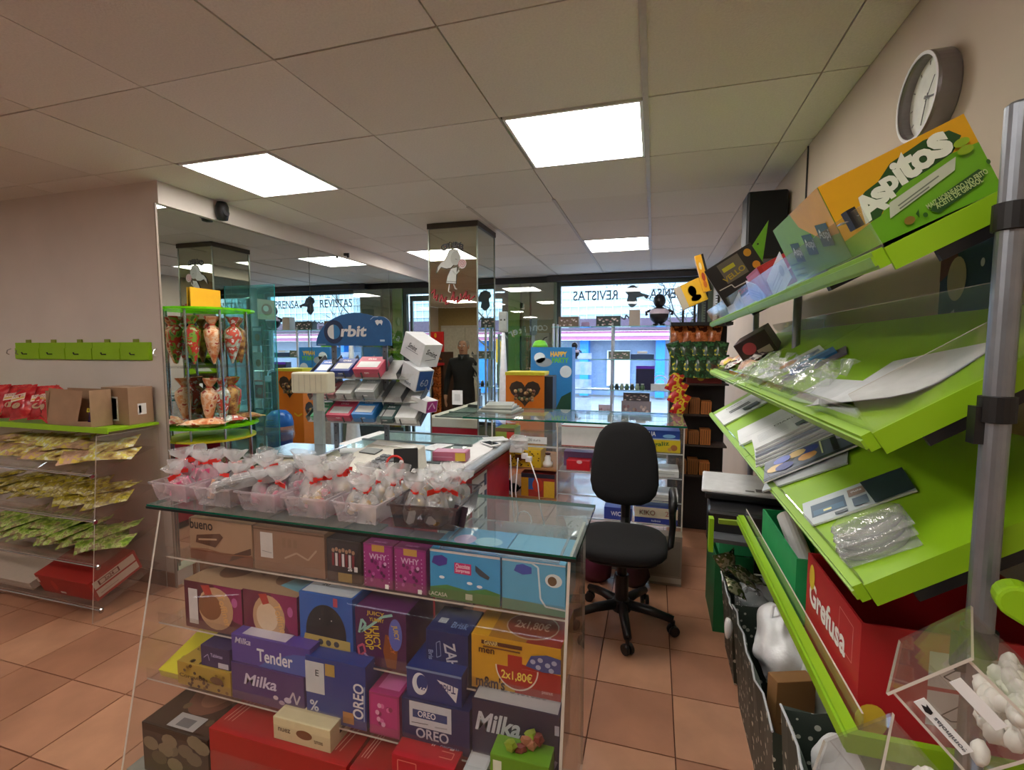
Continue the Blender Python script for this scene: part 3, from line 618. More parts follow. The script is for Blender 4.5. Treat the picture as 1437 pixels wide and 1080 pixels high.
def d_cream(f):
    p = f('F'); p.ell(.55, .5, .14, .2, '7a4a28'); p.text('nuez', .2, .5, .012, '6a5a48'); p.text('turrones', .8, .35, .012, '6a5a48', w=.03); q = f('R'); q.rect(.3, .4, .7, .6, '4a3a2c')
carton('cake_box', 'small cream box lying on top of the wide red chocolate case', 'box', (-1.07, -.87, 1.10, 1.24, .331, .40), 'd8cca0', d_cream)
def d_redsm(f):
    q = f('T'); q.rect(.1, .70, .50, .86, 'e0d8d4'); q.text('Estrella', .66, .5, .022, 'f0d8d4', w=.08, rot=180, shear=.2); q.line([(.7, .2), (.9, .2), (.9, .35), (.7, .35)], .003, 'e08070'); p = f('F'); p.line([(.1, .2), (.4, .2), (.4, .8), (.1, .8), (.1, .2)], .003, 'e08070')
carton('chocolate_box', 'small scarlet box lying on the right hand red chocolate case', 'box', (-.665, -.48, 1.09, 1.22, .331, .392), 'b8202c', d_redsm)
carton('tissue_box', 'plain pale grey box at the bottom right of the display', 'box', (-.455, -.395, 1.085, 1.3, .1185, .40), 'c4c8cc', lambda f: f('T').rect(.1, .1, .9, .9, 'd4d8dc'))
gb = carton('snack_bag_box', 'lime green box of snack bags in the bottom right corner of the display', 'box', (-.378, -.225, 1.085, 1.24, .1185, .47), '6a9a28', lambda f: (f('F').poly([(0,.6),(.3,.7),(.55,.3),(.4,0),(0,0)], 'b8d020'), f('F').ell(.7, .55, .25, .14, '8a3028'), f('F').rect(.05, .86, .2, .96, 'e0e8d0')))
m_ = MB(); rr = random.Random(6)
for i in range(16): m_.ball((rr.uniform(-.06, .06), rr.uniform(-.06, .06), .352+rr.uniform(-.002, .03)), (.018, .014, .014), [mat('7a3a30', .5), mat('8aa030', .5), mat('a06a50', .5)][i % 3], 6, noise=.2)
m_.build('sweets', gb)['kind'] = 'stuff'

# ---- trays of sweet bags on the counter top
def tray_geo(w, d, h, m, fl_=.012):
    mb = MB(); t = .0018
    def ring(k, z): return [(-w/2-k, -d/2-k, z), (w/2+k, -d/2-k, z), (w/2+k, d/2+k, z), (-w/2-k, d/2+k, z)]
    vs = ring(-fl_, 0)+ring(0, h)+ring(.006, h)+ring(.006, h-.006)
    fs = [[0, 1, 2, 3]]
    for r_ in range(3):
        for j in range(4): fs.append([r_*4+j, r_*4+(j+1) % 4, (r_+1)*4+(j+1) % 4, (r_+1)*4+j])
    mb.add(vs, fs, m); return mb
RED = mat('d8281c', .4, key='red_tape')
def candy_bag(name, sweets, r, hgt, seed, kind):
    rs = random.Random(seed); st = random.getstate(); random.seed(seed)
    mb = MB(); mb.lathe([(r*.55, 0), (r*.95, r*.35), (r, hgt*.35), (r*.7, hgt*.55), (r*.16, hgt*.68), (r*.35, hgt*.76), (r*.85, hgt*.88), (r*1.05, hgt)], CELLO, 12, noise=.16, cap=False)
    o = mb.build(name, smooth=True)
    c_ = MB()
    if kind == 'sticks':
        for i in range(9):
            a = i*.7+rs.uniform(-.2, .2); q = r*(.62 if i % 3 else .2); c_.tube([(q*math.cos(a), q*math.sin(a), .004), (q*math.cos(a)*.8, q*math.sin(a)*.8, hgt*.55)], .011, sweets[i % len(sweets)], 6)
    else:
        for i in range(11):
            a = rs.uniform(0, 6.28); q = r*rs.uniform(.1, .62); c_.ball((q*math.cos(a), q*math.sin(a), rs.uniform(.010, hgt*.45)), (.014, .012, .011), sweets[i % len(sweets)], 6, noise=.15)
    c_.build('sweets', o)
    t = MB(); t.lathe([(r*.2, hgt*.655), (r*.27, hgt*.67), (r*.27, hgt*.70), (r*.2, hgt*.715)], RED, 8); t.box(-r*.2, r*.95, -.005, -.003, hgt*.63, hgt*.74, RED, RZ(rs.uniform(0, 360))); t.build('red_tie', o)
    random.setstate(st); return o
PINKS = [mat('d8688a', .4), mat('e090a8', .4), mat('c84a78', .4)]
MIX = [mat('d04040', .4), mat('e8d8c8', .4), mat('e8a0b0', .4), mat('d8b060', .4)]
DARKS = [mat('2a2830', .3), mat('46404a', .3), mat('c89878', .4)]
GOLD = [mat('b89a58', .3, .5), mat('7a1c1c', .35), mat('c8ccd0', .25, .6), mat('3a4a34', .4)]
trays = [
 (-1.645, 'pink', 'frosted tray of pink marshmallow bags at the left end of the counter', PINKS, 'sticks', TRAYM, 'clear red-tied bags of pink sticks in the leftmost tray'),
 (-1.452, 'dark', 'frosted tray of black liquorice bags, second from the left', DARKS, 'sticks', TRAYM, 'clear bags of black liquorice in the second tray'),
 (-1.260, 'rose', 'frosted tray of rosy sweet bags with a dark flat pack, third from the left', PINKS, 'balls', TRAYM, 'clear bags of rosy sweets in the third tray'),
 (-1.070, 'mixed', 'frosted tray of red and cream sweet bags in front of the cream scale', MIX, 'balls', TRAYM, 'clear bags of red and cream sweets in front of the scale'),
 (-.880, 'silver', 'frosted tray of silver and orange sweet bags, fifth from the left', [MIX[1], GOLD[2], MIX[3]], 'balls', TRAYM, 'clear bags of silver wrapped sweets in the fifth tray'),
 (-.665, 'gold', 'smoked grey tray of shiny foil sweets near the middle of the counter', GOLD, 'balls', SMOKE, 'clear bags of foil wrapped sweets in the smoked tray')]
TZ = .951
for ti, (tx, key, lab, sw, kind, tmat, grp) in enumerate(trays):
    w_ = .160 if ti < 5 else .215
    t = tray_geo(w_, .25, .068 if ti < 5 else .075, tmat).build('sweet_tray'); t.location = (tx, 1.385 if ti < 5 else 1.40, TZ); t.rotation_euler = (0, 0, R([0, 1, -1, 1, -1, 4][ti])); tag(t, lab, 'tray')
    proto = candy_bag('sweet_bag', sw, .034, .125 if key != 'dark' else .11, 20+ti, kind); proto2 = candy_bag('sweet_bag', sw, .036, .13, 40+ti, kind)
    n = 0
    for jy in range(3):
        for jx in range(2 if key in ('dark',) else (3 if jy else 2)):
            src = (proto, proto2)[(jx+jy) % 2]; o = src if n < 2 and not src.get('label') else copy_tree(src)
            nx = 2 if key in ('dark',) else (3 if jy else 2)
            o.location = (tx+(jx-(nx-1)/2)*(.056 if nx == 3 else .066)+random.uniform(-.004, .004), 1.315+jy*.068+random.uniform(-.005, .005), TZ+.004+jy*.006)
            o.rotation_euler = (R(random.uniform(-12, 12)), R(random.uniform(-16, 16)), random.uniform(0, 6)); s_ = random.uniform(1.0, 1.24); o.scale = (s_*.92, s_*.92, s_)
            rw = ('front', 'middle', 'back')[jy]; cl = (('left', 'right') if nx == 2 else ('left', 'centre', 'right'))[jx]
            wh = {'pink': 'pink sweets, %s in the leftmost tray', 'dark': 'black liquorice, %s in the second tray', 'rose': 'rosy sweets, %s in the third tray', 'mixed': 'red and cream sweets, %s in fourth tray', 'silver': 'silver sweets, %s in fifth tray', 'gold': 'foil sweets, %s in the smoked tray'}[key] % (rw+' row '+cl)
            tag(o, 'red-tied clear bag of '+wh, 'sweet bag', grp); n += 1
# flat liquorice packs lying over trays two and three
for i in range(6):
    a = MB(); a.tube([(-.10, 0, 0), (-.03, 0, .008), (.05, .004, .006), (.11, 0, .016)], .007, mat('23242c', .25), 6); a.tube([(-.10, .014, 0), (.0, .016, .008), (.11, .014, .014)], .006, mat('30323c', .25), 6)
    o = a.build('liquorice_sticks', smooth=True); o.location = (-1.33+.012*i, 1.30+.03*i, TZ+.082+.008*(i % 3)); o.rotation_euler = (0, R(-9), R(28+4*i)); tag(o, 'black liquorice sticks in clear wrap across the trays, %s from the customer side' % ('nearest', 'second', 'third', 'fourth', 'fifth', 'farthest')[i], 'sweets', 'liquorice sticks across the trays')
    MB().box(-.11, .12, -.012, .028, -.009, .022, CELLO).build('wrapper', o)
# empty clear tray at the right of the glass with plastic lids inside
t = tray_geo(.34, .24, .05, TRAYM).build('clear_tray'); t.location = (-.41, 1.37, .9165-.045); tag(t, 'shallow empty clear tray under the glass at the right end', 'tray')
lid = MB(); lid.lathe([(.0, 0), (.07, 0), (.075, .006), (.07, .012), (0, .014)], mat('cfe4ea', .3), 20, T=Matrix.Scale(1, 4)); o = lid.build('plastic_dish', smooth=True); o.location = (-.33, 1.38, .880); o.rotation_euler = (R(6), R(4), 0); tag(o, 'pale translucent plastic lid under the glass at the right end', 'dish')
tg = MB().box(-.022, .022, -.001, .001, 0, .062, mat('3a2632', .5)).box(-.003, .003, -.003, -.001, .0, .062, BLACK); o = tg.build('price_tag'); o.location = (-.566, 1.33, .953); o.rotation_euler = (R(-12), R(8), 0); tag(o, 'small dark maroon card standing at the end of the smoked tray', 'card')

# ================================================================ LEFT WALL : peg rail, green shelf, clear snack rack
pr = empty('coat_rail', (-3.54, 2.2, 1.475), 'lime green wall rail of five panels with small pegs above the crisps', 'peg rail')
for i in range(5):
    x = -.61+i*.244
    b = MB(); b.box(x, x+.240, -.016, -.002, -.055, .055, LIME); b.box(x+.002, x+.238, -.022, -.016, -.052, .018, LIME); b.build('panel', pr)
    MB().box(x+.10, x+.14, -.012, -.003, .055, .075, mat('7c8c20', .5)).build('clip', pr)
    MB().tube([(x+.12, -.022, -.02), (x+.12, -.045, -.02), (x+.12, -.05, -.008)], .004, BLACK, 6).build('peg', pr)
for i, x in enumerate((-4.22, -4.13, -2.895)):
    hk = MB().tube([(0, 0, .02), (0, -.02, .01), (.008, -.03, -.01), (.015, -.02, -.02)], .003, CHROME, 6).build('wall_hook'); hk.location = (x, 2.197, 1.47); tag(hk, ['small bare wall hook, farthest left of the green peg rail', 'small bare wall hook just left of the green peg rail', 'small bare wall hook between the green peg rail and the mirror'][i], 'hook')
sr = empty('snack_rack', (-3.5, 1.95, 0), 'clear acrylic stepped snack rack with a lime green top shelf against the left wall', 'rack')
xa, xb = -4.6+3.5, -2.895+3.5
MB().box(xa, xb, 1.90-1.95, 2.185-1.95, 1.030, 1.045, LIME).box(xa, xb, 1.894-1.95, 1.90-1.95, 1.02, 1.052, LIME).build('top_shelf', sr)
for x in (xa, xb-.006):
    p = MB(); vs = [(x, 1.76-1.95, 0), (x, 2.18-1.95, 0), (x, 2.18-1.95, 1.015), (x, 1.84-1.95, 1.015)]; vs += [(a+.006, b, c) for a, b, c in vs]
    p.add(vs, [[3, 2, 1, 0], [4, 5, 6, 7]], ACR); p.add(vs, [[0, 1, 5, 4], [2, 3, 7, 6], [3, 0, 4, 7], [1, 2, 6, 5]], ACR_EDGE); p.build('side_panel', sr)
ZS = [(.811, .90), (.558, .66), (.304, .42), (.057, .18)]
SL = []
for k, (z0, z1) in enumerate(ZS):
    y0, y1 = 1.815, 2.16; a = math.degrees(math.atan2(z1-z0, y1-y0)); M = T_((0, y0-1.95, z0)) @ RX(a); SL.append((y0, z0, a))
    s_ = MB(); s_.T = M; s_.box(xa+.008, xb-.008, 0, .35, -.005, 0, ACR, sides={'F': ACR_EDGE}); s_.box(xa+.008, xb-.008, -.002, .002, 0, .05, ACR); s_.build('shelf', sr)
    MB().tube([(xa, y0-1.95-.012, z0-.006), (xb+.004, y0-1.95-.012, z0-.006)], .005, CHROME, 8).build('rod', sr)
    t = MB(); t.lathe([(.012, 0), (.014, .003), (.010, .008)], CHROME, 12, T=T_((xb, y0-1.95-.012, z0-.006)) @ RY(90)); t.build('end_cap', sr)
def pouch(name, w_, l, t, m, seed=0, crimp=.012, nx=7, ny=9, lab=None):
    """pillow bag lying flat: local x width, y length"""
    rs = random.Random(seed); vs = []; fs = []
    for sgn in (1, -1):
        for j in range(ny+1):
            v = -1+2*j/ny
            for i in range(nx+1):
                u = -1+2*i/nx; h = max(0, (1-abs(u)**3))*max(0, (1-abs(v)**4)); e = 0 if i in (0, nx) or j in (0, ny) else 1
                wx = w_/2*(1-.07*(1-abs(v)**2))
                vs.append((u*wx+rs.uniform(-1, 1)*.02*w_*e, v*l/2, t/2+sgn*(h*t/2+e*rs.uniform(-.12, .12)*t) ))
    n1 = (nx+1)*(ny+1)
    for j in range(ny):
        for i in range(nx):
            a = j*(nx+1)+i; fs.append([a, a+1, a+nx+2, a+nx+1]); b_ = n1+a; fs.append([b_, b_+nx+1, b_+nx+2, b_+1])
    mb = MB(); mb.add(vs, fs, m)
    for s_ in (-1, 1):   # crimped ends
        k = 9; q = []
        for i in range(k+1):
            x = (-1+2*i/k)*w_/2; dz = .0015*(-1)**i; q += [(x, s_*l/2, t/2+dz), (x, s_*(l/2+crimp), t/2+dz)]
        mb.add(q, [[2*i, 2*i+2, 2*i+3, 2*i+1] for i in range(k)], m)
    return mb.build(name, smooth=True)
P_NUT = mottled('nut_pack', ['8a6a3a', 'b0924e', 'c8b078', 'd8ce58', 'e0dcc8'], 26); P_YEL = mottled('yellow_pack', ['6a5a28', '8a7a28', 'b4a62c', '9a8a5c', 'd0c890'], 30); P_GRN = mottled('green_pack', ['5a6a28', '6f8f2c', '8fae3c', 'b8c478', '94845a'], 26)
P_PINKISH = mottled('pink_nut_pack', ['a07860', 'b08a70', 'c8a088', 'd8c050'], 24)
rows = [(0, 9, P_NUT, .13, .24, .035, 'beige and yellow nut bag', 'nut bags on the upper clear shelf'), (1, 13, P_YEL, .105, .22, .032, 'olive yellow snack bag', 'yellow bags on the middle clear shelf'), (2, 14, P_GRN, .10, .23, .030, 'green snack bag', 'green bags on the lower clear shelf')]
ORD = ['first', 'second', 'third', 'fourth', 'fifth', 'sixth', 'seventh', 'eighth', 'ninth', 'tenth', 'eleventh', 'twelfth', 'thirteenth', 'fourteenth']
for (r_, n, m, w_, l, t, nm, grp) in rows:
    y0, z0, a = SL[r_]; ps = [pouch('snack_bag', w_, l, t, m if q < 2 or r_ else P_PINKISH, 60+r_*3+q) for q in range(3)]
    st_ = 'upper middle lower'.split()[r_]
    for k in range(n):
        for lay in range(2):
            idx = k*2+lay; o = ps[idx] if idx < 3 else copy_tree(ps[idx % 3])
            x = -2.97-k*(1.02/n)-lay*.03; yy = .14+.05*lay+random.uniform(-.03, .03)
            M = T_((x, y0, z0+.004)) @ RX(a) @ T_((0, yy, .014+lay*t*.9+random.uniform(0, .016))) @ RZ((-58 if r_ == 2 else -72 if r_ == 0 else -62)+random.uniform(-24, 24)) @ RY(random.uniform(-16, 16)) @ RX(random.uniform(-8, 8))
            o.matrix_world = M
            tag(o, '%s, %s from right, %s layer, %s clear shelf' % (nm, ORD[k], ('bottom', 'top')[lay], st_), 'snack bag', grp)
def d_rc(f):
    p = f('R'); p.rect(.06, .12, .94, .46, 'cfc0b0'); p.rect(.06, .54, .94, .90, 'cfc0b0'); p.rect(.16, .60, .60, .84, '6a2420'); p.rect(.19, .63, .57, .81, 'c8b4a4'); p.text('2x24', .38, .72, .02, '6a2420'); p.line([(.12, .25), (.5, .25)], .002, '6a3028')
    q = f('F'); q.ell(.3, .5, .05, .3, 'b8302a'); q.rect(.0, .55, .05, .85, 'd8d0c8'); q.rect(.36, .12, .46, .22, 'd8d0c8')
y0, z0, a = SL[3]
carton('snack_case', 'large red cardboard case with pale end labels on the lowest clear shelf', 'box', (-3.42, -2.98, 0, .27, 0, .13), 'a02420', d_rc, M=T_((0, y0, z0+.002)) @ RX(a) @ T_((0, .03, 0)))
carton('snack_case', 'flat pale card lying left of the red case on the lowest clear shelf', 'box', (-4.2, -3.50, 0, .28, 0, .05), 'b8a898', None, M=T_((0, y0, z0+.002)) @ RX(a) @ T_((0, .02, 0)))
# crisps and cartons on the green shelf
P_RED = mottled('red_crisp_pack', ['7a1018', 'a81820', 'b82228', 'c83a34'], 14, .25)
for k in range(5):
    o = pouch('crisp_bag', .15, .19, .06, P_RED, 90+k); x = -3.44-.125*k
    o.matrix_world = T_((x, 1.955+.03*(k % 2), 1.075)) @ RZ(random.uniform(-14, 14)) @ RX(68) @ T_((0, .085, 0)) @ RZ(random.uniform(-16, 16))
    b_ = MB(); p = Pr(b_, (-.05, -.03, .061), (.10, 0, 0), (0, .09, 0)); p.poly([(0,.3),(1,.4),(1,.85),(0,.75)], 'e0c8b8'); p.poly([(.05,.4),(.95,.5),(.95,.6),(.05,.5)], 'c8a030'); p.text('POTATO', .5, .67, .014, '7a1420', w=.07); p.ell(.5, 0, .3, .2, 'b09070'); b_.build('printed_design', o)
    tag(o, 'glossy red crisp bag on the green shelf, %s from the cardboard boxes' % ORD[k], 'crisp bag', 'red crisp bags on the green shelf')
ob_ = MB(); ob_.box(-.15, .15, -.11, .11, 0, .003, KRAFT); ob_.box(-.15, .15, -.11, -.107, .003, .032, KRAFT); ob_.box(-.15, .15, .107, .11, .003, .21, KRAFT); ob_.box(-.15, -.147, -.107, .107, .003, .20, KRAFT); ob_.box(.147, .15, -.107, .107, .003, .21, KRAFT)
ob_.add([(-.15, -.108, .03), (.06, -.108, .03), (.10, -.09, .205), (-.16, -.06, .215)], [[0, 1, 2, 3]], KRAFT)
o = ob_.build('open_carton'); o.location = (-3.22, 1.965, 1.0465); o.scale = (1.2, .52, 1); tag(o, 'open brown cardboard box with torn flaps on the green shelf', 'box')
carton('shipping_box', 'closed brown cardboard box with a barcode label at the right end of the green shelf', 'box', (-3.14, -2.925, 2.035, 2.18, 1.0465, 1.265), '97785e', lambda f: (f('F').rect(.30, .10, .62, .75, 'd8d4d0'), f('F').rect(.36, .14, .56, .70, '2c2826'), f('F').rect(.40, .2, .52, .64, 'd8d4d0'), f('R').rect(.35, .25, .7, .55, 'd8d4d0'), f('R').rect(.40, .3, .5, .5, '303030'), f('T').line([(0, .5), (1, .5)], .012, 'b89a80')))
o = pouch('crisp_bag', .09, .13, .03, mottled('purple_pack', ['2a1040', '3c1a58', '4a2068'], 14, .25), 120); o.matrix_world = T_((-3.085, 1.965, 1.065)) @ RX(82) @ T_((0, .075, 0)); b_ = MB(); Pr(b_, (-.04, -.03, .033), (.08, 0, 0), (0, .06, 0)).text('takis', .5, .5, .03, 'd8d040', w=.07, shear=.3); b_.build('printed_design', o); tag(o, 'purple crisp bag with yellow lettering inside the open cardboard box', 'crisp bag')

# ================================================================ MIRROR SIDE : lime display, bag cones, speaker
ld = empty('sweet_display', (MX+.005, 2.50, 0), 'lime edged clear display of sweet cones standing against the mirror', 'display')
def halfdisc(z, r, m, t=.012):
    n = 18; pts = [(0, -r)]+[(r*math.cos(R(-90+180*i/n)), r*math.sin(R(-90+180*i/n))) for i in range(1, n)]+[(0, r)]
    vs = [(x, y, z) for x, y in pts]+[(x, y, z+t) for x, y in pts]; k = len(pts)
    mb = MB(); mb.add(vs, [list(range(k))[::-1], [k+i for i in range(k)]]+[[i, (i+1) % k, k+(i+1) % k, k+i] for i in range(k)], m); return mb
halfdisc(1.735, .28, LIMEGLASS).build('top_disc', ld); halfdisc(1.37, .25, ACR, .006).build('shelf', ld); halfdisc(.985, .28, LIMEGLASS).build('lower_disc', ld); halfdisc(.90, .26, mat('c8c020', .4)).build('base_disc', ld)
for a in (-70, -25, 25, 70): MB().tube([(.24*math.cos(R(a)), .24*math.sin(R(a)), 0), (.24*math.cos(R(a)), .24*math.sin(R(a)), 1.735)], .007, CHROME, 8).build('post', ld)
halfdisc(0, .27, CREAM, .02).build('foot', ld)
MB().box(.004, .012, -.12, .10, 1.75, 1.88, pm('e0a020')).build('header_card', ld)
CONE = [mottled('cone_green', ['3f6a2a', '7fa63c', 'c83a30', 'e0d8c0'], 26), mottled('cone_peach', ['c86a3a', 'd89a6a', 'e0c0a0', 'a83a28'], 26), mottled('cone_white', ['d0d4d0', 'a0b0a0', 'b84a3a', 'e0e0e0'], 22), mottled('cone_brown', ['6a4028', '8a5a34', 'b08a50', 'd0a850'], 26)]
lab_c = ['green and red', 'orange and peach', 'white and silver', 'brown and gold']
for k in range(9):
    a = R(-75+150*(k % 5)/4+ (18 if k > 4 else 0)); rad = .17 if k < 5 else .12; q = k % 4
    mb = MB(); mb.lathe([(.006, 0), (.03, .08), (.05, .17), (.048, .21), (.012, .245), (.03, .27), (.045, .30)], CONE[q], 10, noise=.10, cap=False)
    o = mb.build('sweet_cone', smooth=True); o.location = (MX+.01+rad*math.cos(a)+.02, 2.5+rad*math.sin(a), 1.395 if k < 5 else 1.0); o.rotation_euler = (R(random.uniform(-5, 5)), R(random.uniform(-5, 5)), k)
    MB().lathe([(.013, .24), (.016, .245), (.013, .252)], RED, 8).build('ribbon', o)
    tag(o, '%s sweet cone, %s of the lime display, %s from near end' % (lab_c[q], 'upper tier' if k < 5 else 'lower tier', ORD[k if k < 5 else k-5]), 'sweet cone', 'sweet cones in the lime display')
for k in range(3):
    o = pouch('sweet_pack', .12, .24, .05, CONE[(k+1) % 4], 140+k); o.matrix_world = T_((MX+.13, 2.33+.15*k, .999)) @ RZ(-60+20*k); tag(o, 'shiny wrapped sweet pack lying on the lower lime disc, %s from the near end' % ORD[k], 'sweet pack', 'packs on the lower lime disc')
gp = MB().box(0, .22, -.004, .004, .1, 1.95, glass('teal_glass', (.62, .90, .92), .2, haze=.08, hazecol='80d0d0'), sides={'R': mat('1f8a84', .15), 'F': None or glass('teal_glass'), }).build('glass_divider'); gp.location = (MX+.005, 2.86, 0); tag(gp, 'upright teal edged glass sheet fixed to the mirror beyond the lime display', 'glass sheet')
MB().box(-.002, .222, -.012, .012, .08, .10, CHROME).build('clamp', gp)
sp1 = MB(); sp1.lathe([(.0, -.062), (.032, -.055), (.040, -.02), (.040, .03), (.030, .058), (0, .062)], BLACK, 16, cap=False); o = sp1.build('wall_speaker', smooth=True); o.location = (MX+.065, 2.60, 2.40); tag(o, 'small rounded black speaker on the band above the mirror', 'speaker'); MB().box(-.043, -.025, -.006, .006, -.01, .01, BLACK).build('bracket', o)
MB().lathe([(.0, 0), (.024, .001), (.026, .004), (0, .004)], mat('2c2c30', .7), 14, T=T_((.036, -.006, -.01)) @ RY(80)).build('speaker_grille', o)
o = MB().box(0, .03, -.012, .012, -.012, .012, BLACK).box(.03, .05, -.006, .006, -.03, .012, BLACK).build('camera_bracket'); o.location = (MX+.021, 3.98, 2.37); tag(o, 'tiny dark fitting on the band above the mirror near the column', 'fitting')
nt_ = MB().box(0, .001, -.09, .09, -.07, .08, mat('c89a80', .6)); q = Pr(nt_, (.0012, -.09, -.07), (0, .18, 0), (0, 0, .15)); q.ell(.5, .5, .3, .3, 'a8583a'); q.ell(.45, .55, .15, .15, 'e0c0a8'); o = nt_.build('paper_notice'); o.location = (MX+.001, 3.02, 1.78); tag(o, 'small orange picture notice stuck on the mirror', 'notice')

# ================================================================ SERVICE COUNTER (ice cream freezer) and things on it
sc = empty('chest_freezer', (-1.46, 2.52, 0), 'white chest freezer counter with rounded grey rail and sliding glass lids', 'freezer')
MB().box(-.50, .505, -.74, .65, .06, .78, mat('b81f3c', .4, key='red_panel')).build('body', sc)
MB().box(-.48, .49, -.72, .68, 0, .06, BLACK).build('plinth', sc)
tp = MB(); tp.box(-.53, .50, -.76, .66, .78, .868, WHITE); tp.build('top_frame', sc, bevel=.01)
MB().tube([(.515, -.76, .835), (.515, .66, .835)], .030, mat('a8acb0', .35, .3, key='rail_grey'), 14).build('bumper_rail', sc)
for a, b in ((-.16, .30), (.32, .62)):
    MB().box(-.42, .34, a, b, .868, .874, glass('freezer_glass', (.75, .85, .85), .2, haze=.06, hazecol='a0b8b0')).build('sliding_lid', sc)
    f = MB(); f.box(-.44, .36, a-.015, a, .868, .880, mat('6c7478', .4)); f.box(-.44, .36, b, b+.015, .868, .880, mat('6c7478', .4)); f.build('lid_frame', sc)
nb_ = MB(); p = Pr(nb_, (.5055, -.74, .06), (0, 1.39, 0), (0, 0, .72))
p.rect(.16, .35, .30, .98, 'd0d4d8'); p.rect(.17, .60, .29, .95, '50545c'); p.rect(.175, .62, .285, .93, 'a0a4ac'); p.rect(.48, .05, .66, .98, 'dfe3e8')
for i in range(9): p.line([(.50, .90-.09*i), (.60 if i % 2 else .63, .90-.09*i)], .012, '4a5064')
for i in range(3): p.rect(.62, .86-.14*i, .65, .96-.14*i, '2c4468')
p.rect(.37, .62, .43, .92, 'd8d4cc')
nb_.build('price_list', sc)
# scale
sk = empty('shop_scale', (-1.69, 1.97, .8685), 'cream shop scale with steel plate and a raised display head', 'scale', rz=R(6))
b_ = MB(); vs = [(-.17, -.17, 0), (.17, -.17, 0), (.17, .16, 0), (-.17, .16, 0), (-.13, -.09, .10), (.13, -.09, .10), (.13, .15, .10), (-.13, .15, .10)]
b_.add(vs, [[0, 3, 2, 1], [4, 5, 6, 7], [0, 1, 5, 4], [1, 2, 6, 5], [2, 3, 7, 6], [3, 0, 4, 7]], CREAM); b_.build('housing', sk, bevel=.012)
kb = MB(); p = Pr(kb, (-.15, -.1635, .008), (.30, 0, 0), (.0, .075*.98, .09)); p.rect(.05, .1, .95, .9, 'd8d8cc'); p.rect(.1, .5, .4, .8, '8a9a90'); p.line([(.1, .3), (.3, .5)], .008, '9a4a60')
kb.build('front_label', sk)
MB().box(-.165, .165, -.11, .17, .108, .118, mat('c4ccd4', .18, .9, key='scale_plate')).build('weighing_plate', sk, bevel=.004)
MB().box(-.03, .03, -.03, .03, .098, .108, BLACK).build('plate_support', sk)
MB().box(-.025, .025, .172, .20, .02, .40, mat('8f9a98', .4, key='scale_pole')).build('pole', sk)
hd = MB().box(-.13, .085, .14, .215, .39, .50, CREAM).build('display_head', sk, bevel=.01)
for k in range(6): MB().box(-.115+.032*k, -.112+.032*k, .1385, .142, .40, .49, mat('b8b59c', .5)).build('rib', hd)
MB().box(.02, .06, .135, .14, .30, .39, mat('a8b0a0', .5)).build('sticker', sk)
# cash register
rg = empty('cash_register', (-1.33, 2.115, .8685), 'cream cash register with grey keys behind the sweet trays', 'cash register', rz=R(-12))
b_ = MB(); vs = [(-.17, -.18, 0), (.17, -.18, 0), (.17, .18, 0), (-.17, .18, 0), (-.165, -.18, .045), (.165, -.18, .045), (.165, .17, .125), (-.165, .17, .125)]
b_.add(vs, [[0, 3, 2, 1], [4, 5, 6, 7], [0, 1, 5, 4], [1, 2, 6, 5], [2, 3, 7, 6], [3, 0, 4, 7]], mat('cfcdc2', .5, key='register_grey')); b_.build('housing', rg, bevel=.006)
Mk = T_((0, -.18, .046)) @ RX(math.degrees(math.atan2(.08, .35)))
for r_ in range(4):
    for c_ in range(4):
        k = MB(); k.T = Mk; k.box(.03+.03*c_, .052+.03*c_, .06+.035*r_, .085+.035*r_, 0, .008, mat('5c5e62', .5)); k.build('key', rg)
k = MB(); k.T = Mk; k.box(-.13, -.02, .18, .24, 0, .006, mat('3a3c3c', .3)); k.build('display_window', rg)
k = MB(); k.T = Mk; k.box(-.14, .14, .29, .33, 0, .004, mat('e4e4e0', .5)); k.build('paper_slot', rg)
tr_ = MB(); tr_.tray(-.15, .15, -.10, .10, 0, .03, .004, mat('3c4044', .4)); o = tr_.build('coin_tray'); o.location = (-1.70, 2.36, .8695); o.rotation_euler = (0, 0, R(14)); tag(o, 'dark shallow tray with papers behind the cream scale', 'tray')
MB().box(-.13, .13, -.08, .08, .005, .034, PAPER).build('paper_stack', o)
# phone stand
ps = empty('phone_stand', (-1.075, 1.935, .8685), 'black phone stand with a red ring near the freezer corner', 'phone stand', rz=R(28))
b_ = MB(); b_.T = T_((0, 0, .02)) @ RX(-14); b_.box(-.055, .055, 0, .008, 0, .15, BLACK); b_.build('back_plate', ps, bevel=.003)
MB().box(-.055, .075, -.05, .03, 0, .018, BLACK).build('foot', ps, bevel=.004)
ring = MB(); ring.tube([(.036*math.cos(R(a)), 0, .036*math.sin(R(a))) for a in range(0, 361, 20)], .006, RED, 6, T=T_((-.05, .014, .10)) @ RX(-14)); ring.build('red_ring', ps)
for x, z in ((-.02, .11), (.035, .07)): MB().lathe([(0, 0), (.010, .0005), (.010, .001), (0, .001)], WHITE, 10, T=T_((x, -.002+z*.25-.022, z)) @ RX(76)).build('sticker', ps)
# chewing gum stand
go = empty('gum_stand', (-1.56, 2.32, .8685), 'metal gum stand with a curved blue header sign and slanted trays', 'stand', rz=R(3))
MB().box(-.22, .20, .0, .12, 0, .012, mat('585e66', .4, .5, key='stand_grey')).build('base', go)
for x in (-.165, .15):
    b_ = MB(); b_.box(x-.013, x+.013, .0, .012, .012, .78, mat('6a7078', .4, .6, key='perforated_post')); b_.build('post', go)
    for k in range(15): MB().box(x-.003, x+.003, -.0012, .0, .10+.042*k, .106+.042*k, BLACK).build('post_hole', go)
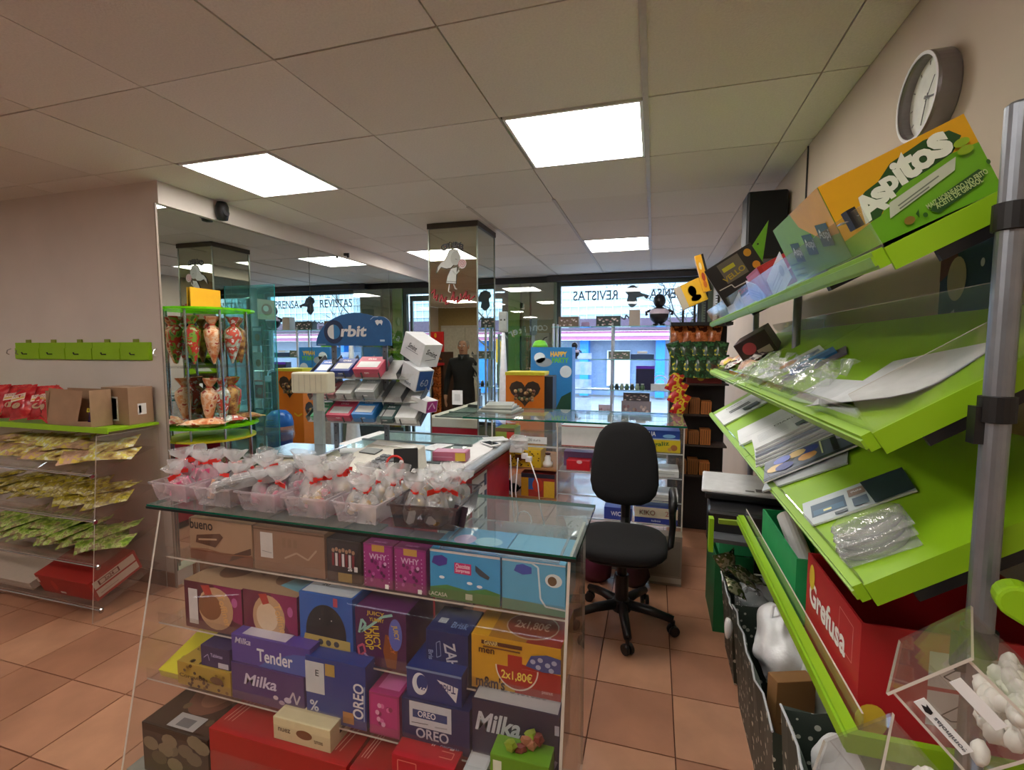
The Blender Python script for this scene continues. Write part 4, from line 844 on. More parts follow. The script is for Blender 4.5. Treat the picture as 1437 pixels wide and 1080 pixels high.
# header outline
N_ = 20; pts = [(-.255, .64), (.205, .64), (.205, .70)]
pts = [(-.255, .64), (.205, .64)]+[(.14+.065*math.cos(R(a)), .735+.062*math.sin(R(a))) for a in range(0, 96, 12)]+[(-.01+.245*math.cos(R(a)), .64+.178*math.sin(R(a))) for a in range(64, 178, 9)]
hd = MB(); hd.prism(pts, .008, mat('1c5f9c', .35, key='gum_header')); hd.T = Matrix.Identity(4); h_ = hd.build('header_sign', go); h_.location = (0, -.028, 0)
ip = MB(); p = Pr(ip, (-.255, -.0012, .64), (.46, 0, 0), (0, 0, .18)); p.ell(.25, .42, .135, .36, '0f2c54'); p.ell(.25, .42, .085, .22, '2878b4'); p.poly([(.25+.085*math.cos(R(a)), .42+.22*math.sin(R(a))) for a in range(90, 271, 15)], 'dce4ea'); p.text('rbit', .52, .44, .062, 'e4e8ec', w=.155, shear=.15, bold=.035); p.line([(.74, .78), (.78, .86), (.84, .86)], .003, 'b0d0e8')
p.poly([(.81,.66),(.80,.74),(.83,.77),(.855,.75),(.88,.77),(.90,.72),(.885,.60),(.87,.66),(.85,.66),(.83,.6)], 'e8f0f4'); p.rect(.86, .12, .92, .18, 'b8d8ec'); p.rect(.03, .03, .14, .05, '9ac0dc')
ip.build('printed_design', h_)
TRAYG = mat('a9acaa', .5, key='tray_grey')
GT = []
for k, (z, y) in enumerate(((.50, .0), (.38, -.02), (.262, -.04))):
    M = T_((0, y, z)) @ RX(32); GT.append(M); b_ = MB(); b_.T = M; xr = .40 if k else .36
    b_.box(-.27, xr, -.07, .11, -.004, 0, TRAYG); b_.box(-.27, xr, -.074, -.07, -.004, .035, ACR)
    b_.build('slanted_tray', go)
    for j in range(7):
        b_ = MB(); b_.T = M; x = -.27+j*(xr+.27)/6; b_.box(x-.0015, x+.0015, -.07, .11, 0, .035, mat('3c4044', .4)); b_.build('tray_divider', go)
gb_spec = [(0, -.25, .09, '2a5fae', 'blue'), (0, -.14, .12, '24408c', 'navy'), (0, .0, .16, 'c04a62', 'rose pink'), (1, -.25, .14, 'b06a72', 'dusty pink'), (1, -.10, .10, 'c2c6c2', 'pale green'), (1, .02, .12, '9aa09e', 'grey'), (2, -.25, .09, '3f9a68', 'green'), (2, -.15, .15, 'c8385a', 'crimson'), (2, .01, .13, '2f7cc4', 'light blue'), (2, .15, .10, '4a6a68', 'teal'), (2, .26, .12, 'd4d8d8', 'white')]
for i, (k, x, w_, colr, nm) in enumerate(gb_spec):
    M = go.matrix_basis if False else (T_((-1.56, 2.32, .8685)) @ RZ(3)) @ GT[k]
    carton('gum_packet_box', '%s gum box on the %s tray of the gum stand' % (nm, ('top', 'middle', 'bottom')[k]), 'gum box', (x, x+w_-.006, -.062, .06, .002, .032+.012*(i % 3)), colr, (lambda f, c=colr: (f('F').text('gum', .5, .5, .012, 'f0f0f0'), f('T').rect(.1, .15, .9, .6, 'd8dcdc'), f('T').text('Orbit', .5, .8, .014, 'f4f4f4', w=.05))), group='gum boxes on the stand', M=M)
def d_white(f):
    p = f('F'); p.text('Smint', .5, .6, .03, '2c3440', w=.07, shear=.4); p.line([(.2, .4), (.8, .45)], .003, '707880'); q = f('R'); q.text('Smint', .5, .6, .03, '20242c', w=.08, rot=-20); q.line([(.2, .3), (.8, .35)], .003, '606870')
carton('mint_box', 'tilted white mint box at the top right of the gum stand', 'box', (-.09, .09, -.06, .06, 0, .13), 'd9dde0', d_white, M=T_((-1.235, 2.38, 1.43)) @ RZ(-24) @ RY(24))
carton('mint_box', 'white and blue mint box tilted at the right of the middle gum tray', 'box', (-.07, .07, -.05, .05, 0, .12), 'd4dadf', lambda f: (f('R').rect(.05, .05, .95, .95, '284f8c'), f('R').text('60', .5, .4, .04, 'e8ecf0'), f('F').text('mint', .5, .2, .02, '30405c')), M=T_((-1.235, 2.33, 1.29)) @ RZ(-24) @ RY(20))
carton('mint_box', 'white and magenta mint box at the right end of the lowest gum tray', 'box', (-.06, .06, -.04, .04, 0, .065), 'd8dcdf', lambda f: (f('R').rect(.05, .05, .95, .95, '9a2a78'), f('R').line([(.2, .3), (.5, .8), (.8, .3)], .008, 'e8d0e0')), M=T_((-1.17, 2.30, 1.17)) @ RZ(-20) @ RY(12))
# things lying on the freezer
carton('wafer_pack', 'pink and yellow wrapped pack lying on the freezer top', 'box', (-1.17, -.98, 2.40, 2.50, .8752, .925), 'b8607c', lambda f: (f('F').rect(.68, .05, .98, .95, 'd8b83a'), f('F').rect(.0, .4, .6, .5, 'c88aa0'), f('T').rect(.05, .05, .95, .95, 'c890b0')), rz=R(8))
for i, (x, y, a, w_, l, lab) in enumerate(((-1.12, 2.10, 12, .21, .297, 'white printed sheet lying at the near end of the freezer top'), (-1.30, 2.74, -14, .12, .21, 'white paper slip lying on the freezer lid beyond the pink pack'), (-1.03, 3.08, 30, .15, .15, 'white leaflet lying at the far corner of the freezer'))):
    b_ = MB(); b_.box(-w_/2, w_/2, -l/2, l/2, 0, .002, PAPER); q = Pr(b_, (-w_/2, -l/2, .002), (w_, 0, 0), (0, l, 0)); q.line([(.2, .7), (.8, .7)], .004, '8a9098'); q.line([(.2, .5), (.6, .5)], .004, '8a9098'); q.line([(.3, .3), (.45, .38), (.6, .3)], .003, '8a9098')
    o = b_.build('paper_sheet'); o.location = (x, y, .8755 if i else .8692); o.rotation_euler = (0, 0, R(a)); tag(o, lab, 'paper')
ph = MB().box(-.035, .035, -.075, .075, 0, .009, WHITE).build('mobile_phone', bevel=.003); ph.location = (-1.0, 2.90, .8758); ph.rotation_euler = (0, 0, R(50)); tag(ph, 'white framed mobile phone lying on the freezer near its far corner', 'phone'); MB().box(-.031, .031, -.06, .06, .009, .0098, mat('20262e', .1)).build('screen', ph)
# plug cluster with white cables
pc = empty('power_strip', (-.885, 3.10, .86), 'white plugs and sockets hanging at the freezer corner', 'plugs')
b_ = MB(); b_.box(-.04, .05, -.03, .03, -.07, -.02, WHITE); b_.build('socket', pc, bevel=.006)
for x, z in ((.06, -.09), (.09, -.11)): MB().box(x-.02, x+.02, -.02, .02, z-.02, z+.015, WHITE).build('plug', pc, bevel=.005)
wr = MB(); wr.ball((.03, 0, .0), (.07, .05, .05), CELLO, 9, noise=.35); wr.build('clear_wrapping', pc)
for i, pts in enumerate(([(-.91, 3.05, .78), (-.89, 3.02, .5), (-.86, 3.0, .25), (-.80, 3.02, .1)], [(-.78, 3.08, .74), (-.72, 3.05, .6), (-.70, 3.03, .45), (-.66, 3.02, .30)], [(-.86, 3.06, .76), (-.86, 3.0, .55), (-.84, 3.0, .38)]+[(-.80+.05*math.cos(R(a)), 3.0, .36+.06*math.sin(R(a))) for a in range(180, 620, 30)]+[(-.74, 3.02, .2), (-.6, 3.05, .25)])):
    o = MB().tube(pts, .004, WHITE, 6).build('power_cable', smooth=True); tag(o, ['white cable hanging straight down beside the freezer', 'white cable drooping from the plug to the right', 'white cable coiled in loops below the plugs'][i], 'cable')

# ================================================================ BACK COUNTER with shelves (behind the chair)
bc = empty('glass_counter', (-.38, 3.45, 0), 'glass topped counter with shelves of boxes behind the office chair', 'counter')
def BX(x): return x+.38
MB().box(BX(-1.31), BX(.21), 3.19-3.45, 3.80-3.45, .990, 1.002, GLS, sides={'F': GLS_EDGE, 'K': GLS_EDGE, 'L': GLS_EDGE, 'R': GLS_EDGE}).build('glass_top', bc)
for x in (.195, -.62, -1.09):
    MB().box(BX(x)-.004, BX(x)+.004, 3.20-3.45, 3.78-3.45, .05, .988, ACR, sides={'F': ACR_EDGE}).build('upright_panel', bc)
MB().box(BX(-1.09), BX(.19), 3.775-3.45, 3.79-3.45, .02, .985, glass('back_clear', (.95, .97, .97), .1, haze=.05)).build('back_panel', bc)
for z in (.82, .66, .50, .345): MB().box(BX(-.612), BX(.19), 3.205-3.45, 3.77-3.45, z-.008, z, ACR, sides={'F': mat('b8bcbc', .3)}).build('shelf', bc)
WOOD = mat('a8764a', .5, 0, .1, 8, key='beech_shelf')
for z in (.82, .66): MB().box(BX(-1.085), BX(-.625), 3.205-3.45, 3.77-3.45, z-.012, z, ACR if z > .7 else WOOD, sides={'F': mat('b8bcbc', .3) if z > .7 else WOOD}).build('shelf', bc)
MB().box(BX(-1.085), BX(-.625), 3.205-3.45, 3.77-3.45, .44, .455, WOOD).build('shelf', bc)
MB().box(BX(-1.085), BX(.19), 3.22-3.45, 3.77-3.45, .0, .05, mat('8a8c8c', .5)).build('plinth', bc)
FY = 3.215
def tx(s_, c, h=.03, w=None, v=.5, u=.5): return lambda f: f('F').text(s_, u, v, h, c, w=w)
carton('packet_box', 'blue and white box of thin packets lettered COLIA on the top right shelf', 'box', (-.09, .17, FY, FY+.2, .905, .965), '23469a', lambda f: (f('F').text('COLIA', .26, .6, .030, 'e4e8f0', w=.09), f('F').ell(.75, .4, .15, .2, '7ab0dc'), f('F').rect(0, 0, 1, .12, 'b8c8dc')))
carton('packet_box', 'small blue box beside the white box on the top shelf of the back counter', 'box', (-.18, -.10, FY, FY+.2, .823, .95), '2c5ab0', tx('25', 'e4e8f0', .03))
carton('packet_box', 'yellow box with green lettering below the blue COLIA box', 'box', (-.085, .175, FY, FY+.2, .823, .902), 'd8c02c', lambda f: (f('F').text('Regaliz', .45, .6, .036, '3a6a2c', w=.15, rot=8), f('F').ell(.85, .4, .08, .25, 'a86a3c'), f('F').ell(.75, .25, .05, .15, 'c89a5c')))
carton('white_box', 'long white box with a red rim at the back of the counter, top shelf', 'box', (-.60, -.20, FY+.03, FY+.2, .823, .965), 'd8d8d6', lambda f: (f('F').rect(0, .95, 1, 1, 'a83a3c'), f('F').rect(0, 0, 1, .04, 'b85a50')))
carton('clear_tub', 'low clear tub with a handwritten white label, upper left of the back counter', 'tub', (-.90, -.66, FY, FY+.16, .823, .905), ACR, lambda f: (f('F').rect(.12, .1, .85, .7, 'e0e4e4'), f('F').text('1,20 euro', .45, .4, .022, '303438', w=.10)))
carton('packet_box', 'green and red packet box at the far left upper shelf beside the clear tub', 'box', (-1.07, -.93, FY, FY+.16, .823, .93), '7a8c34', lambda f: (f('F').rect(.6, .0, 1, .8, 'b83a2c'), f('F').rect(0, .75, 1, 1, '6a4a34')))
def d_bear(f):
    rr = random.Random(4)
    for w_ in ('F',):
        p = f(w_)
        for i in range(40): p.ell(rr.uniform(.04, .96), rr.uniform(.06, .94), .022, .04, rr.choice(['3c2c10', '5a3c14', '2c2010']), 7)
        p.rect(.30, .42, .66, .72, '5a3418')
carton('dotted_box', 'yellow box with brown dots and a slot on the wooden shelf', 'box', (-1.0, -.74, FY, FY+.18, .661, .785), 'd8b428', d_bear)
sn = MB(); sn.lathe([(.001, 0), (.035, .004), (.036, .03), (.022, .045), (.024, .065), (.012, .085), (.001, .09)], WHITE, 14, cap=False); o = sn.build('snowman_jar', smooth=True); o.location = (-.70, FY+.05, .661); tag(o, 'small white round jar with dark lid beside the dotted yellow box', 'jar'); MB().lathe([(.001, .09), (.018, .088), (.020, .100), (.001, .104)], mat('5a3a34', .4), 12).build('lid', o)
carton('red_pouch_box', 'red gift pouch box in the violet tray on the second shelf', 'box', (-.56, -.40, FY+.01, FY+.1, .662, .73), 'c0202c', lambda f: f('F').ell(.55, .85, .12, .18, 'e0b0b0'))
carton('violet_tray', 'translucent violet tray behind the red pouch on the second shelf', 'tray', (-.60, -.34, FY+.12, FY+.25, .662, .765), '8a6a9a', None)
def d_col(f):
    p = f('F'); p.rect(.0, .0, .22, .8, 'd8a830'); p.rect(.22, .3, .4, .8, '3464b0'); p.ell(.5, .5, .16, .3, 'c8442c'); p.rect(.68, .0, 1, .7, 'e0b83a'); p.rect(0, .82, 1, 1, '2a2c3a')
carton('colour_box', 'large box with red, blue and yellow figures on the lower wooden shelf', 'box', (-.88, -.64, FY, FY+.2, .456, .62), 'a83c34', d_col)
cat_ = MB(); cat_.ball((0, 0, .035), (.045, .03, .035), BLACK, 10); cat_.ball((-.035, 0, .07), .02, BLACK, 8); cat_.tube([(.04, 0, .03), (.07, 0, .06)], .006, BLACK, 6); o = cat_.build('black_hair_clip', smooth=True); o.location = (-.95, FY+.05, .456); tag(o, 'glossy black rounded trinket on the lower wooden shelf', 'trinket')
for i, (z, a) in enumerate(((.662, .0), (.502, .0))):
    carton('white_tray', ['white flat tray of leaflets on the third shelf at right', 'white flat tray on the fourth shelf at right'][i], 'tray', (-.10, .17, FY, FY+.2, z, z+.04), 'd6d8d8', lambda f: f('F').line([(.1, .5), (.9, .5)], .003, 'a0a4a8'))
carton('packet_box', 'blue box with red lettering KIKO on a cream band, lowest right shelf', 'box', (-.10, .17, FY, FY+.2, .347, .452), '2c3c96', lambda f: (f('F').rect(0, .35, 1, 1, 'd8c8b0'), f('F').text('KIKO', .30, .66, .034, 'b02030', w=.10), f('F').text('20', .8, .66, .036, 'c03040'), f('F').text('tubos', .5, .18, .014, 'c8d0e8', w=.06)))
carton('packet_box', 'blue box lower left of the KIKO box behind the chair', 'box', (-.30, -.12, FY, FY+.2, .347, .43), '3848a0', lambda f: f('F').text('WICK', .5, .5, .03, 'e0e0f0', w=.09))
# magazines at left end on the glass top, bags on the floor beneath
for k in range(5):
    o = carton('magazine', ['thin catalogue at the bottom of the pile', 'catalogue second from the bottom of the pile', 'catalogue in the middle of the pile', 'catalogue second from the top of the pile', 'topmost grey catalogue of the pile'][k]+' on the back counter glass', 'magazine', (-1.28+.01*k, -.99-.012*k, 3.42, 3.66, 1.003+.0125*k, 1.015+.0125*k), ['8a9088', 'c8ccc4', '707870', 'd0d2cc', 'b8bab0'][k], lambda f: f('T').rect(.05, .05, .95, .95, 'b4b6a8'), rz=R(-8+5*k), group='catalogues on the back counter')
for i, (x, z, m, l) in enumerate(((-.52, .06, mat('303238', .3), 'dark plastic bag slumped on the floor left of the chair'), (-.33, .06, mat('5a2038', .5), 'dark maroon bag on the floor behind the chair base'), (-.10, .06, mat('3a1a28', .5), 'deep maroon sack on the floor right of the chair stem'))):
    b_ = MB(); random.seed(50+i); b_.lathe([(.07, 0), (.10, .05), (.095, .14), (.06, .20), (.02, .24), (.04, .27)], m, 12, noise=.12); o = b_.build('floor_bag', smooth=True); o.location = (x, 3.06, 0); tag(o, l, 'bag')
    MB().tube([(-.02, 0, .25), (-.01, .01, .30), (.02, .0, .25)], .005, m, 6).build('handle', o)
for i, x in enumerate((-.46, -.16)):
    o = pouch('foil_pack', .16, .20, .05, mottled('foil_white', ['8a9498', 'c8ced0', 'e4e8e8'], 12, .25, .3), 160+i); o.matrix_world = T_((x, 3.10, .30)) @ RZ(20-50*i) @ RX(15); tag(o, ['crumpled white foil pack left of the chair back post', 'crumpled white foil pack right of the chair back post'][i], 'foil pack')
    MB().box(-.06, .06, -.05, .05, -.28, -.01, mat('30262c', .8)).build('stand_block', o)
carton('grey_carton', 'grey cardboard carton with a clear tape band on the floor at the counter end', 'box', (.0, .195, 3.09, 3.185, 0, .32), '8a8074', lambda f: (f('F').rect(0, .05, 1, .16, 'b8b0a4'), f('F').rect(.05, .2, .95, .9, '7c746a')))

# ================================================================ OFFICE CHAIR
FAB = mat('111113', .9, 0, .2, 200, .15, key='chair_fabric'); PLA = mat('151517', .4, 0, .05, key='chair_plastic')
ch = empty('office_chair', (-.14, 2.58, 0), 'black fabric swivel office chair with one loop armrest', 'chair', rz=R(0))
def blob(cx, cy, cz, w_, d_, h_, m, n=3, T=None, taper=0):
    """rounded cushion"""
    mb = MB(); N = 20; vs = []; fs = []; lev = [(-1, .0), (-.98, .75), (-.8, .93), (-.4, 1), (.4, 1), (.8, .93), (.98, .75), (1, 0)]
    for (t, k) in lev:
        for j in range(N):
            a = 2*math.pi*j/N; c, s_ = math.cos(a), math.sin(a); e = 2/n
            x = w_/2*k*math.copysign(abs(c)**e, c); y = d_/2*k*math.copysign(abs(s_)**e, s_)
            x *= 1-taper*(y/(d_/2))*.5
            vs.append((cx+x, cy+y, cz+t*h_/2))
    L_ = len(lev)
    for i in range(L_-1):
        for j in range(N): fs.append([i*N+j, i*N+(j+1) % N, (i+1)*N+(j+1) % N, (i+1)*N+j])
    mb.add(vs, fs, m, T); return mb
blob(0, -.06, .478, .46, .46, .075, FAB, 3.0).build('seat', ch, smooth=True)
blob(0, -.06, .435, .40, .40, .02, PLA, 3).build('seat_pan', ch, smooth=True)
blob(0, 0, 0, .375, .48, .06, FAB, 3.0, T=T_((-.01, .24, .83)) @ RX(90-8), taper=.28).build('backrest', ch, smooth=True)
MB().tube([(0, .05, .43), (0, .22, .44), (0, .275, .50), (0, .265, .75)], .028, PLA, 8).build('back_post', ch)
MB().tube([(0, 0, .14), (0, 0, .44)], .026, PLA, 14).tube([(0, 0, .10), (0, 0, .28)], .036, PLA, 14).build('gas_column', ch)
MB().lathe([(.05, .08), (.055, .10), (.045, .14), (0, .15)], PLA, 16).build('hub', ch)
for k in range(5):
    a = R(-80+72*k); rr_ = .27
    mb = MB(); p0 = Vector((.03*math.cos(a), .03*math.sin(a), .115)); p1 = Vector((rr_*math.cos(a), rr_*math.sin(a), .085)); mb.tube([p0, (p0+p1)/2+Vector((0, 0, .008)), p1], .028, PLA, 8, r2=.020); mb.build('base_arm', ch, smooth=True)
    cs = MB(); px, py = rr_*math.cos(a), rr_*math.sin(a)
    for sgn in (-1, 1): cs.lathe([(.0, -.009), (.026, -.009), (.028, 0), (.026, .009), (0, .009)], PLA, 14, T=T_((px-.014*sgn*math.sin(a+.6), py+.014*sgn*math.cos(a+.6), .0285)) @ RZ(math.degrees(a)+34) @ RX(90), cap=False)
    cs.tube([(px, py, .03), (px, py, .08)], .009, PLA, 8); cs.build('caster', ch)
ar = MB(); pts = [(.20, -.02, .44), (.245, -.02, .47), (.255, .02, .56), (.245, -.11, .68), (.25, -.15, .72), (.25, -.10, .745), (.25, .06, .745), (.25, .13, .72), (.25, .10, .64), (.255, .03, .55)]
ar.tube(pts, .017, PLA, 8); ar.build('armrest', ch, smooth=True)
MB().box(.05, .22, -.05, .0, .425, .445, PLA).build('arm_bracket', ch)

# ================================================================ RIGHT WALL : lime magazine rack
XF = .30
TI = [(1.632, 28), (1.376, 33), (1.154, 33)]
mr = empty('magazine_rack', (XF, .79, 0), 'long lime green sloping shelf rack on grey poles along the right wall', 'rack')
def deckM(k): z, a = TI[k]; return T_((XF, .79, z)) @ RY(-a)
LY = [2.03, 1.96, 1.92]
LW = .36
for k in range(3):
    z, a = TI[k]; M = T_((0, 0, z)) @ RY(-a); L_ = LY[k]
    segs = [(0, L_*.45), (L_*.45+.003, L_)]
    for (a0, a1) in segs:
        b_ = MB(); b_.T = M; b_.box(0, LW, a0, a1, -.008, 0, LIME); b_.build('shelf', mr)
        b_ = MB(); b_.T = M; b_.box(-.014, 0, a0, a1, -.020, .006, LIME); b_.box(-.018, -.014, a0, a1, -.014, .0, mat('86b418', .4, key='lime_dark')); b_.build('front_rail', mr)
    b_ = MB(); b_.T = M; b_.box(0, LW, -.004, 0, -.030, .004, LIME); b_.box(.05, LW, -.003, .004, -.046, -.030, BLACK); b_.build('end_flange', mr)
    b_ = MB(); b_.T = M; b_.box(.0, .003, .002, L_-.004, .0, .07 if k == 0 else .045 if k == 1 else .018, ACR if k else GUARD, sides=None if k else {'T': ACR_EDGE}); b_.build('clear_guard', mr)
    if k == 0:
        b_ = MB(); b_.T = M; b_.box(-.004, .008, .03, .050, .045, .075, BLACK); b_.tube([(-.006, .034, .06), (-.016, .034, .062), (-.016, .046, .062), (-.006, .046, .06)], .0012, CHROME, 6); b_.build('binder_clip', mr)
    if k == 1:
        b_ = MB(); b_.T = M; b_.box(.004, LW-.004, .002, .005, .0, .065, ACR, sides={'T': ACR_EDGE}); b_.build('clear_end_guard', mr)
        b_ = MB(); b_.T = M; b_.box(LW, LW+.004, .0, L_, .0, .05, ACR); b_.build('clear_back', mr)
    for y in (.35, 1.15, 1.86):
        b_ = MB(); b_.T = M; b_.box(.03, LW-.02, y-.01, y+.01, -.035, -.008, BLACK); b_.build('support_arm', mr)
PX, PY = .417-XF, .752-.79
for (x, y, z0, z1, r_) in ((PX, PY, 0, 1.79, .0145), (.195, 1.19, 0, 1.70, .0135), (.19, 1.90, 0, 1.70, .0135)):
    b_ = MB(); b_.tube([(x, y, z0), (x, y, z1)], r_, STEEL, 20); b_.lathe([(r_*1.02, z1), (r_*.7, z1+.004), (0, z1+.004)], STEEL, 20, T=T_((x, y, 0))); b_.build('pole', mr, smooth=False)
for z in (1.642, 1.405, 1.10):
    b_ = MB(); b_.lathe([(.0155, 0), (.019, .001), (.019, .033), (.0155, .034)], BLACK, 18, T=T_((PX, PY, z)), cap=False); b_.box(PX-.006-.018, PX-.006, PY-.005, PY+.012, z-.028, z+.02, BLACK) if z < 1.6 else b_.box(PX+.012, PX+.05, PY-.01, PY+.012, z-.05, z+.03, BLACK); b_.build('pole_clamp', mr)
# fourth, flat basket tier
b_ = MB(); b_.box(-.010, .008, 0, .98, .0, .030, LIME, T=T_((0, 0, .895))); b_.box(-.014, -.010, 0, .98, .006, .024, mat('86b418', .4, key='lime_dark'), T=T_((0, 0, .895))); b_.build('basket_front_rail', mr)
MB().box(.008, .34, 0, .012, .895, .925, LIME).build('basket_near_rail', mr)
MB().box(-.07, .0, .985, 1.0, .885, .90, mat('7c9428', .4)).box(-.10, -.085, .985, 1.02, .78, .90, LIME).build('basket_far_rail', mr)
MB().box(.011, .014, .012, .97, .90, .952, ACR, sides={'T': ACR_EDGE}).build('basket_guard', mr)
MB().box(.022, .36, .013, .40, .860, .866, mat('8a9a80', .5)).build('basket_floor', mr)

def on(k, s_, y, rot=0, dz=.002): z, a = TI[k]; return T_((XF, .0, z)) @ RY(-a) @ T_((s_, y, dz)) @ RZ(rot)
def sheet(name, lab, cat, k, s_, y, w_, l, rot, m, dz=.002, t=.003, draw=None, group=None, curl=0):
    b_ = MB()
    if curl:
        n = 6; vs = []
        for i in range(n+1):
            u = -w_/2+w_*i/n; zz = t+curl*(2*abs(u)/w_)**2.2 if u < 0 else t
            vs += [(u, -l/2, zz), (u, l/2, zz)]
        b_.add(vs, [[2*i, 2*i+2, 2*i+3, 2*i+1] for i in range(n)], m); b_.add([(v[0], v[1], v[2]-t*.8) for v in vs], [[2*i, 2*i+1, 2*i+3, 2*i+2] for i in range(n)], m)
    else: b_.box(-w_/2, w_/2, -l/2, l/2, 0, t, m)
    o = b_.build(name); o.matrix_world = on(k, s_, y, rot, dz); tag(o, lab, cat, group)
    if draw: q = MB(); draw(Pr(q, (-w_/2, -l/2, t), (w_, 0, 0), (0, l, 0))); q.build('printed_design', o)
    return o
def news(p):
    p.text('DIARIO', .5, .85, .018, '50585c', w=.08)
    for i in range(6): p.line([(.08, .72-.1*i), (.46, .72-.1*i)], .003, 'a0a8ac'); p.line([(.54, .72-.1*i), (.92, .72-.1*i)], .003, 'a0a8ac')
    p.rect(.55, .1, .9, .3, '606a70')
# --- things on the third tier
sheet('newspaper', 'pale newspaper with barcode at the far end of the third shelf', 'newspaper', 2, .10, 2.42, .20, .34, 0, PAPER, draw=lambda p: (p.rect(.3, .55, .8, .62, '404448'), p.rect(.3, .45, .8, .52, '50545a'), news(p)), t=.006)
sheet('newspaper', 'long white folded newspaper on the third shelf behind the thick pile', 'newspaper', 2, .13, 1.90, .24, .22, -8, PAPER, t=.007, draw=lambda p: p.line([(.1, .3), (.9, .3)], .002, 'a0a8ac'))
for i in range(6):
    sheet('newspaper', ['bottom newspaper of the thick pile', 'second newspaper up in the thick pile', 'third newspaper up in the thick pile', 'fourth newspaper up in the thick pile', 'fifth newspaper up in the thick pile', 'top newspaper of the thick pile'][i]+' on the third shelf', 'newspaper', 2, .125+.004*i, 1.56+.012*i, .235, .17, -14+1.5*i, [PAPER, mat('c4c8cc', .6), PAPER, mat('aab4c8', .6), PAPER, PAPER][i], dz=.002+.007*i, t=.0055, draw=(lambda p: (news(p))) if i == 5 else None, group='newspapers in the thick pile')
def comic(p):
    rr = random.Random(9)
    p.rect(0, 0, 1, 1, '5a6478')
    for i in range(8): p.ell(rr.uniform(.1, .9), rr.uniform(.2, .8), .10, .18, rr.choice(['2c3c90', 'd8a060', '20242c', 'c8ccd8', '6a7acc', 'e0c080']), 9)
    p.rect(.72, .1, .78, .9, '20242c'); p.line([(.62, .2), (.62, .9), (.9, .8)], .004, 'c8d0a0'); p.rect(.0, .0, 1, .05, '20242c')
sheet('comic_magazine', 'colourful comic magazine leaning on the thick newspaper pile', 'magazine', 2, .115, 1.375, .24, .14, -14, PAPER, dz=.012, t=.004, draw=comic)
sheet('comic_magazine', 'grey backed magazine under the colourful comic', 'magazine', 2, .08, 1.33, .20, .12, -22, mat('b0b8bc', .5), dz=.002, t=.004, curl=.0)
def mag(p):
    p.rect(0, 0, 1, 1, 'b8c4c8'); p.rect(.08, .25, .42, .75, '1f4c68'); p.rect(.1, .3, .4, .5, '2c6484'); p.rect(.2, .35, .28, .43, 'd8d8a0'); p.rect(.46, .55, .62, .85, '8a7468'); p.rect(.48, .12, .62, .45, '54687c'); p.poly([(.66,0),(1,.05),(1,1),(.6,1)], '26343e'); p.text('guia', .54, .7, .012, 'd8dce0'); p.rect(.3, .05, .42, .15, '40505c')
sheet('travel_magazine', 'magazine with a teal picture lying alone on the green third shelf', 'magazine', 2, .095, 1.06, .19, .11, -14, PAPER, t=.003, draw=mag)
for i in range(3):
    b_ = MB(); b_.lathe([(.0, .002), (.05, .002), (.055, .012), (.05, .016)], FILM, 16, squash=.8, cap=False); o = b_.build('blister_shell', smooth=True); o.matrix_world = on(2, .055+.006*i, .875+.012*i, -10, .002+.010*i) @ T_((0, 0, 0)); tag(o, 'clear plastic blister shell at the near end of the third shelf, %s in the stack' % ('lowest', 'middle', 'topmost')[i], 'plastic shell', 'blister shells on the third shelf')
    MB().box(-.055, .055, -.04, .04, 0, .0012, FILM).build('flat_flange', o)
# --- things on the second tier
sheet('paper_sheet', 'large white curled sheet of paper at the near end of the second shelf', 'paper', 1, .115, .965, .20, .21, 20, mat('d4d8dc', .6, key='sheet_white'), t=.002, curl=.02)
sheet('paper_sheet', 'second white sheet partly under the curled one on the second shelf', 'paper', 1, .055, 1.13, .09, .22, 4, mat('c8ccd0', .6), t=.002)
sheet('blue_booklet', 'bright blue booklet slanting on the second shelf beside clear wrapping', 'booklet', 1, .145, 1.50, .12, .09, -14, mat('3a78b8', .4, key='booklet_blue'), dz=.006, t=.006, draw=lambda p: (p.rect(.1, .6, .9, .9, '6aa8dc'), p.rect(.1, .1, .6, .4, '4a5a8c')))
sheet('comic_magazine', 'mauve magazine beneath the bright blue booklet', 'magazine', 1, .13, 1.46, .17, .10, -20, mat('7a7088', .5), t=.0035)
sheet('comic_magazine', 'white and orange magazine left of the bright blue booklet', 'magazine', 1, .12, 1.66, .20, .12, -12, PAPER, dz=.002, t=.005, draw=lambda p: (p.ell(.5, .5, .14, .3, 'c87a4a'), p.rect(.7, .1, .95, .5, '8a90a8')))
o = carton('snack_box', 'maroon and black open snack box on the far part of the second shelf', 'box', (-.065, .065, -.10, .10, 0, .10), '2c1820', lambda f: (f('F').ell(.35, .6, .2, .25, 'a83c48'), f('F').rect(.5, .1, .9, .4, 'b8a8a0'), f('L').rect(.1, .1, .9, .9, '5a3038'), f('L').ell(.4, .5, .2, .3, 'c8a8a0'), f('T').rect(.1, .1, .9, .9, '6a4a48')), M=on(1, .17, 2.22, -18))
for i in range(7):
    o = pouch('snack_bag', .07, .11, .03, [P_PINKISH, mottled('red_white_pack', ['7a2028', 'b8b4b0', '3a2830', 'c8c0b8'], 26)][i % 2], 180+i); o.matrix_world = on(1, .07+.04*(i % 3), 2.05+.09*i, 30*i, .004); tag(o, 'small maroon and silver snack bag on the second shelf, %s from its near bag' % ORD[i], 'snack bag', 'small snack bags on the second shelf')
